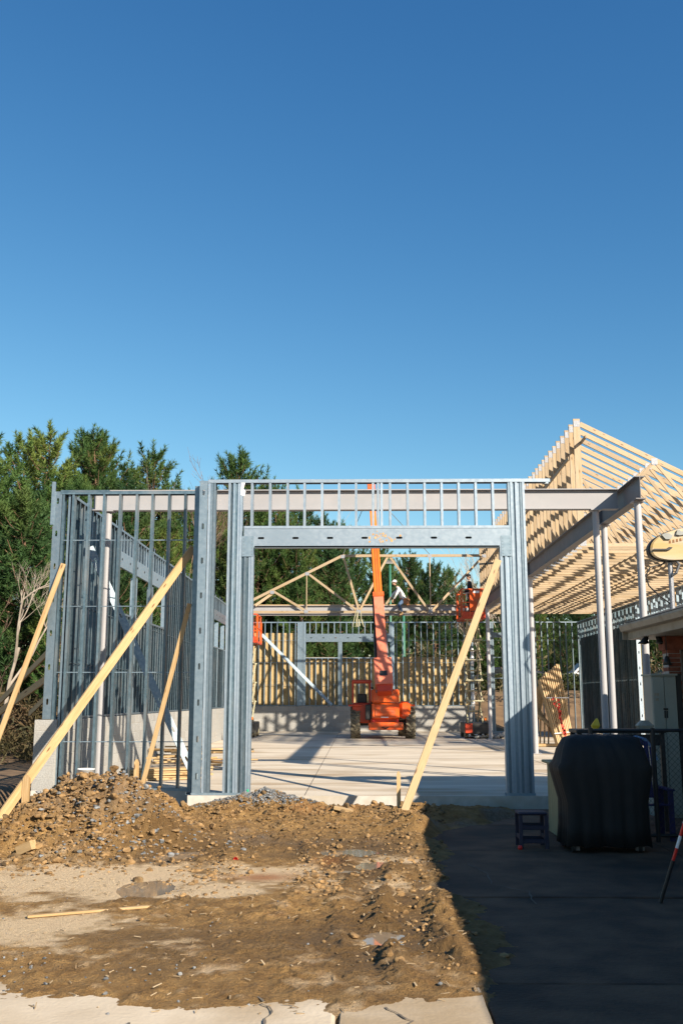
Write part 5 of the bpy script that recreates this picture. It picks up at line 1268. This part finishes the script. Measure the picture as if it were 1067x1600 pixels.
gt = MB(); gp = [(0,0),(-.10,.02),(-.13,.10),(-.125,.13),(-.115,.13),(-.12,.10),(-.09,.035),(0,.015)]
gt.loft([[(4.68+a, y_, 2.72+b) for a, b in gp] for y_ in (-14, YE+.02)]); g_ = gt.build("gutter", M['gutter'], ob)
for y_ in (15.8, 13.6, 11.2): MB().box(4.56, 4.69, y_, y_+.03, 2.845, 2.852).build("gutter_strap", M['gutter'], g_)
MB().box(4.682, 4.72, -14, YE, 2.60, 2.85).build("fascia", M['gutter'], ob); MB().box(4.72, 5.34, -14, YE-.02, 2.60, 2.625).build("soffit", M['gutter'], ob)
MB().box(5.34, 12, -14, 16.78, -.2, 2.62).build("wall_core", M['mortar'], ob)
z = -.15
while z < 2.55: MB().loft([[(5.34,-13.9,z),(5.315,-13.9,z),(5.335,-13.9,z+.145),(5.34,-13.9,z+.145)],[(5.34,16.62,z),(5.315,16.62,z),(5.335,16.62,z+.145),(5.34,16.62,z+.145)]]).build("siding_board", M['siding'], ob); z += .15
# brick pillar at the corner, bricks built one by one
bp_ = MB().box(5.06, 5.27, 16.5, 16.78, -.2, 2.60).build("pillar_core", M['mortar'], ob)
brx = MB().box(-.098,.098,-.045,.045,0,.062).mesh("brick", M['brick'])
z = -.2; c_ = 0
while z < 2.54:
    for y_ in (16.50, 16.60, 16.70): place("brick", brx, bp_, (5.165 - (.012 if c_ % 2 else 0), y_+.04, z+.004))
    z += .072; c_ += 1
MB().box(5.0, 5.6, 16.45, 16.79, 2.38, 2.599).build("brick_lintel", M['brick'], ob)
# flood lamps under the eave
def flood(x, y, z, label, d):
    t = thing("flood_lamp", label, "lamp", (x, y, z), "twin flood lamps under the gutter"); 
    MB().path([(x,y,z),(x+d*.02,y,z-.05)], .018, 8).build("stem", BK, t)
    n = 16; MB().loft([[(x+d*(.02+.05*k)+rr*math.cos(2*math.pi*i/n), y+rr*math.sin(2*math.pi*i/n), z-.05-.10*k) for i in range(n)] for k, rr in ((0,.03),(.3,.045),(.8,.06),(1.0,.085),(1.25,.088))]).build("lamp_shade", BK, t, smooth=True)
    lathe([(.02,z-.19),(.045,z-.185),(.05,z-.17),(.03,z-.12)], x+d*.07, y, 12).build("bulb", M['glass'], t)
flood(4.78, 16.6, 2.66, "bell-shaped black flood lamp hanging under the gutter", -1); flood(4.92, 16.6, 2.66, "bell-shaped black flood lamp hanging under the gutter", 1)
bl_ = thing("hanging_bell", "small black bell hanging beside the brick pillar", "bell", (4.98, 16.3, 2.2)); lathe([(.02,2.27),(.035,2.25),(.05,2.19),(.075,2.13),(.07,2.13),(.03,2.22)], 4.98, 16.3, 14).build("bell_body", BK, bl_, smooth=True); MB().tube((4.98,16.3,2.26),(4.98,16.3,2.62),.006).build("cord", BK, bl_); MB().path([(5.06,16.5,2.24),(5.0,16.38,2.26),(4.98,16.3,2.27)], .012, 6).build("bracket", BK, bl_)

# oval sign board on a pole above the roof
M['sign_wood'] = pm("yellow_stained_board", (.40,.27,.10), (.46,.37,.23), 2.2, .45, 0, .05, stretch=(.5,1,3), c3=(.38,.33,.27), s3=2.5)
M['rust'] = pm("rust_lettering", (.17,.07,.02), (.22,.10,.03), 9, .7); M['finm'] = pm("grey_fin", (.20,.21,.20), (.27,.28,.27), 4, .5)
sg = thing("oval_sign", "yellow oval board with grey fins on a pole above the gutter", "sign", (4.42, 14, 2.9))
def oval(y0, y1, k, cx=4.80, cz=3.76, a=.68, b=.235): 
    n = 40; return MB().loft([[(cx+a*s_*math.copysign(abs(math.cos(2*math.pi*i/n))**.75, math.cos(2*math.pi*i/n)), y, cz+b*s_*math.copysign(abs(math.sin(2*math.pi*i/n))**.85, math.sin(2*math.pi*i/n))+.10*(math.cos(2*math.pi*i/n))*s_) for i in range(n)] for y, s_ in ((y0,k*.96),(y0+.015,k),(y1,k))])
oval(13.93, 14.05, 1.0).build("board", M['sign_wood'], sg, smooth=False); oval(13.965, 14.09, 1.03).build("rim", BK, sg)
def flat(pts, nm, mat, y0=13.90): MB().loft([[(x,y0,z_) for x,z_ in pts],[(x,13.935,z_) for x,z_ in pts]]).build(nm, mat, sg)
flat([(4.28,3.86),(4.33,3.80),(4.40,3.80),(4.43,3.85),(4.38,3.885),(4.32,3.885)][::-1], "fin_mark", M['finm'])
flat([(4.14,3.645),(4.36,3.645),(4.40,3.66),(4.42,3.685),(4.37,3.69),(4.33,3.665),(4.16,3.665)][::-1], "fin_mark", BK)
flat([(4.48,3.865),(4.53,3.855),(4.80,3.90),(4.80,3.96),(4.56,3.91),(4.52,3.935),(4.50,3.93)][::-1], "fin_mark", M['finm'])
for i in range(6): flat([(4.38+i*.05,3.745+i*.010),(4.41+i*.05,3.748+i*.010),(4.405+i*.05,3.79+i*.010),(4.385+i*.05,3.785+i*.010)][::-1], "faded_letter", M['rust'], 13.925)
MB().tube((4.42,14.06,2.72),(4.42,14.06,3.70),.035,n=10).build("pole", M['plate'], sg); MB().path([(4.42,14.05,3.56),(4.30,14.04,3.46),(4.13,14.04,3.42),(4.06,14.04,3.30),(4.10,14.05,3.16),(4.24,14.06,3.02),(4.42,14.1,2.9)], .010, 6).build("cable", BK, sg)
MB().path([(4.46,14.0,3.55),(4.52,13.97,3.45),(4.47,13.97,3.33),(4.42,14.0,3.30)], .02, 8).build("clamp", ST, sg); MB().tube((4.62,14.06,2.8),(4.62,14.06,3.55),.012,n=8).build("stay_rod", ST, sg)

sg.scale = (1.1, 1.1, 1.1); sg.location = (4.42*1.1, 15.4, 1.6+(2.9-1.6)*1.1)
# ------------------------------------------------------------------ things standing in the shade
gz_ = -.2
M['cover'] = pm("black_vinyl_cover", (.004,.004,.004), (.007,.007,.007), 5, .75, 0, .25, bscale=7)
gc = thing("covered_grill", "large barbecue under a black vinyl cover standing on the shaded pavement", "grill", (2.95, 12.6, gz_))
def rr_ring(x0,x1,y0,y1,z,c,wave=0,ph=0):
    pts = []; n = 7
    for cx,cy,a0 in ((x1-c,y1-c,0),(x0+c,y1-c,90),(x0+c,y0+c,180),(x1-c,y0+c,270)):
        for i in range(n): a = R(a0+90*i/(n-1)); pts.append((cx+c*math.cos(a), cy+c*math.sin(a), z))
    m = len(pts); mx_, my_ = (x0+x1)/2, (y0+y1)/2
    return [(p[0]+(p[0]-mx_)*wave*math.sin(i*1.9+ph), p[1]+(p[1]-my_)*wave*math.sin(i*1.9+ph), p[2]) for i, p in enumerate(pts)]
def cover_ring(x0, x1, y0, y1, z, c, fold, sag=0.):
    """rounded rectangle with 88 points; folds hang straight down and grow towards the hem"""
    pts = []; n = 22
    for cx, cy, a0 in ((x1-c,y1-c,0),(x0+c,y1-c,90),(x0+c,y0+c,180),(x1-c,y0+c,270)):
        for i in range(n):
            a = R(a0+90*i/(n-1)); pts.append((cx+c*math.cos(a), cy+c*math.sin(a)))
    # spread along the straight sides
    out = []; m = len(pts); mx_, my_ = (x0+x1)/2, (y0+y1)/2
    per = [0]
    for i in range(m): per.append(per[-1] + math.dist(pts[i], pts[(i+1) % m]))
    for k in range(88):
        t = per[-1]*k/88; i = max(j_ for j_ in range(m) if per[j_] <= t); f = (t-per[i])/max(1e-6, per[i+1]-per[i]); a, b = pts[i], pts[(i+1) % m]
        x, y = a[0]+(b[0]-a[0])*f, a[1]+(b[1]-a[1])*f
        w = fold*(.5*math.sin(k*.86)+.35*math.sin(k*1.71+1.3)+.4*math.sin(k*.41+.6)); L_ = math.hypot(x-mx_, y-my_)
        out.append((x+(x-mx_)/L_*w, y+(y-my_)/L_*w, z + sag*(.6*math.sin(k*.55+1)+.4*math.sin(k*1.33))))
    return out
MB().loft([cover_ring(2.47,3.46,12.28,12.94,-.12,.07,.040,.020), cover_ring(2.49,3.45,12.29,12.93,.10,.07,.030,.006), cover_ring(2.49,3.45,12.29,12.93,.38,.07,.020,.004), cover_ring(2.40,3.51,12.27,12.95,.72,.07,.012,.006), cover_ring(2.39,3.51,12.27,12.95,.79,.06,.008,.008), cover_ring(2.43,3.49,12.28,12.94,.84,.08,.010,.010), cover_ring(2.47,3.46,12.30,12.92,.98,.12,.012,.012), cover_ring(2.53,3.42,12.36,12.86,1.11,.14,.014,.014), cover_ring(2.64,3.30,12.46,12.78,1.155,.12,.010,.012)]).build("cover", M['cover'], gc, smooth=True)
for x in (2.55, 3.33):
    for y_ in (12.38, 12.84): MB().loft([[(x-.02+q, y_+.055*math.cos(2*math.pi*k/12), gz_+.06+.055*math.sin(2*math.pi*k/12)) for k in range(12)] for q in (0,.04)]).build("castor", BK, gc)
MB().box(2.54,2.62,12.36,12.40,gz_+.03,-.05).build("leg", ST, gc); MB().box(3.28,3.38,12.36,12.40,gz_+.03,-.05).build("leg", ST, gc)
M['olive'] = pm("olive_stained_wood", (.22,.21,.115), (.28,.26,.15), 6, .7, 0, .15, .08, stretch=(4,4,.5))
oc = thing("wooden_cabinet", "olive wooden planter cabinet with overhanging top beside the covered barbecue", "cabinet", (2.8, 13.9, gz_))
MB().box(2.63,3.0,13.54,14.24,gz_+.03,.72).build("core", M['olive'], oc)
for i in range(5): bar("plank", (2.622, 13.60+.145*i, gz_+.02), (2.622, 13.60+.145*i, .725), .136, .018, M['olive'], oc, ref=(1,0,0))
for i in range(3): bar("plank", (2.69+.13*i, 13.532, gz_+.02), (2.69+.13*i, 13.532, .725), .122, .018, M['olive'], oc, ref=(0,1,0))
MB().cbox(2.55,3.06,13.44,14.32,.73,.765,.008).build("cabinet_top", M['olive'], oc)
M['cupblue'] = pm("blue_paper_cup", (.16,.26,.42), (.22,.32,.48), 9, .6)
cu = thing("drink_cup", "blue drinking cup with a straw on the olive cabinet", "cup", (2.86, 13.75, .766)); lathe([(.038,.766),(.05,.90),(.052,.90),(.052,.912),(.0,.912)], 2.86, 13.75, 18).build("cup_body", M['cupblue'], cu, smooth=False); MB().tube((2.86,13.75,.91),(2.875,13.75,1.02),.004,n=6).build("straw", M['white'], cu)
M['purple'] = pm("purple_plastic", (.016,.014,.032), (.02,.018,.038), 5, .7)
st = thing("step_stool", "small purple plastic step stool standing alone on the shaded pavement", "stool", (2.14, 12.85, gz_))
MB().cbox(1.96,2.32,12.70,13.02,.19,.225,.015).build("seat", M['purple'], st)
for x in (1.985, 2.295):
    for y_, s_ in ((12.71,-1),(13.0,1)): bar("leg", (x, y_+s_*.02, gz_+.002), (x, y_, .19), .045, .03, M['purple'], st)
for z_ in (-.14, .02): MB().cbox(1.99,2.29,12.70,12.715,z_,z_+.05,.005).build("rung", M['purple'], st); MB().cbox(1.99,2.29,13.0,13.015,z_,z_+.05,.005).build("rung", M['purple'], st)
for x in (1.985, 2.295): MB().cbox(x-.015,x+.015,12.72,13.0,-.10,-.05,.005).build("rung", M['purple'], st)
ly = lathe([(.0,-.2),(.022,-.198),(.03,-.175),(.022,-.152),(.0,-.15)], 1.955, 12.62, 14).build("toy_ball", M['redp'], smooth=True); tag(ly, "tiny red ball lying beside the purple stool", "ball")
pl = lathe([(.10,gz_),(.13,.02),(.135,.02),(.12,-.18)], 2.62, 12.95, 18).build("plant_pot", M['purple']); tag(pl, "grey plastic pot between the cabinet and the covered barbecue", "pot")
# chain-link fence
cf = thing("chain_link_fence", "black chain-link fence behind the covered barbecue", "fence", (4.2, 13.3, gz_))
for x in (3.02, 3.82, 4.75): MB().tube((x,13.3,gz_),(x,13.3,1.22),.030,n=10).build("post", BK, cf)
for z_ in (1.19, -.12): MB().tube((3.0,13.3,z_),(5.25,13.3,z_),.022,n=8).build("rail", BK, cf)
wm = MB(); s_ = -1.4; 
while s_ < 2.3:
    for dr in (1,-1):
        a0 = max(0, s_) if dr > 0 else max(0, s_); t0 = max(0, -s_); t1 = min(1.3, 2.25-s_)
        if t1 > t0:
            f_ = lambda t_: (3.0+s_+t_, 13.3+.004*dr, (gz_+.08+t_) if dr > 0 else (1.18-t_))
            wm.tube(f_(t0), f_(t1), .0024, n=3, caps=False)
    s_ += .075
wm.build("wire_mesh", BK, cf)
# grey-green utility cabinet with lock
M['putty'] = pm("grey_green_paint", (.27,.29,.25), (.31,.33,.29), 3, .5, 0, .03)
uc = thing("utility_cabinet", "grey-green two-door metal cabinet below the bell-shaped lamps", "cabinet", (4.78, 16.1, gz_))
MB().box(4.60,4.98,15.92,16.4,gz_,1.95).build("carcass", M['putty'], uc)
for x0, x1 in ((4.605,4.785),(4.795,4.975)): MB().cbox(x0,x1,15.895,15.919,gz_+.04,1.93,.006).build("door", M['putty'], uc)
MB().box(4.58,5.0,15.88,16.42,1.951,1.98).build("cabinet_top", M['putty'], uc); MB().box(4.982,5.06,15.9,16.42,gz_,1.98).build("side_panel", BK, uc)
MB().box(4.755,4.825,15.882,15.894,1.42,1.45).box(4.765,4.785,15.878,15.894,1.30,1.41).box(4.80,4.818,15.878,15.894,1.30,1.41).build("latch", BK, uc)
for q in ((4.63,4.66,1.64,1.68),(4.67,4.70,1.64,1.68),(4.64,4.69,1.56,1.60)): MB().box(q[0],q[1],15.889,15.8945,q[2],q[3]).build("sticker", M['gutter'], uc)
# blue slatted plastic chair
M['blue'] = pm("blue_plastic", (.006,.008,.075), (.009,.011,.10), 5, .5)
bc = thing("plastic_chair", "blue slatted plastic garden chair behind the black fence", "chair", (3.75, 13.75, gz_))
for i in range(6):
    x = 3.585+i*.078; zt_ = 1.07-.35*((i-2.5)/3.0)**2*.5; bar("back_slat", (x, 13.78, .30), (x, 13.93, zt_), .062, .018, M['blue'], bc, ref=(0,1,0))
mb = MB(); mb.path([(3.53,13.9,.78),(3.56,13.93,.93),(3.66,13.945,1.05),(3.78,13.95,1.085),(3.90,13.945,1.05),(4.0,13.93,.93),(4.03,13.9,.78)], .022, 8); mb.build("back_rim", M['cupblue'], bc)
for i in range(5): bar("seat_slat", (3.53, 13.35+.09*i, .22+.015*(4-i)*.5), (4.03, 13.35+.09*i, .22+.015*(4-i)*.5), .075, .018, M['blue'], bc)
for x in (3.53, 4.03):
    bar("leg", (x, 13.38, gz_), (x, 13.38, .42), .07, .03, M['blue'], bc); bar("leg", (x, 13.85, gz_), (x, 13.80, .42), .07, .03, M['blue'], bc); bar("arm_rest", (x, 13.33, .435), (x, 13.88, .435), .09, .025, M['blue'], bc)
# yellow bag, papers and dark bench behind the barbecue
M['yellow'] = pm("yellow_plastic", (.65,.42,.02), (.72,.5,.04), 6, .5, 0, .2)
wb = thing("work_bench", "dark bench standing behind the covered barbecue", "bench", (3.7, 14.6, gz_)); MB().cbox(3.05,4.3,14.3,14.85,1.12,1.17,.008).build("bench_top", BK, wb)
for x in (3.1, 4.25):
    for y_ in (14.35, 14.8): bar("leg", (x, y_, gz_), (x, y_, 1.12), .06, .06, BK, wb)
MB().cbox(3.08,4.27,14.36,14.40,.95,1.10,.005).build("apron", BK, wb)
yb = MB().loft([rr_ring(3.33,3.41,14.5,14.58,1.171,.02), rr_ring(3.32,3.43,14.49,14.59,1.22,.02,.08), rr_ring(3.37,3.42,14.53,14.57,1.29,.012,.15), rr_ring(3.39,3.41,14.54,14.555,1.32,.006)]).build("plastic_bag", M['yellow']); tag(yb, "crumpled yellow plastic bag on the dark bench", "bag")
pb = MB().loft([rr_ring(3.98,4.16,14.45,14.65,1.171,.04,.04), rr_ring(3.96,4.18,14.44,14.66,1.22,.04,.08,1), rr_ring(4.02,4.12,14.5,14.6,1.29,.03,.1,2)]).build("rag_bundle", M['gutter']); tag(pb, "crumpled pale rag on the dark bench", "rag")
# striped pole leaning at the right edge
sp_ = thing("striped_pole", "red and white striped pole leaning with its black foot on the pavement", "pole", (2.74, 9.5, gz_))
A, B = Vector((2.70, 9.45, gz_)), Vector((3.02, 9.15, .95))
MB().tube(A, A.lerp(B,.33), .018, n=10).build("foot", BK, sp_)
for i in range(7): MB().tube(A.lerp(B,.33+.095*i), A.lerp(B,.33+.095*(i+1)), .014, n=10).build("band", M['redp'] if i % 2 == 0 else M['white'], sp_)
tp = MB().loft([rr_ring(2.9,3.5,8.9,9.35,gz_+.003,.05,.05), rr_ring(2.93,3.46,8.93,9.32,gz_+.10,.06,.06,1), rr_ring(3.05,3.35,9.02,9.22,gz_+.15,.05,.1,2)]).build("folded_tarp", M['blue']); tag(tp, "crumpled blue tarpaulin lying by the striped pole", "tarp")
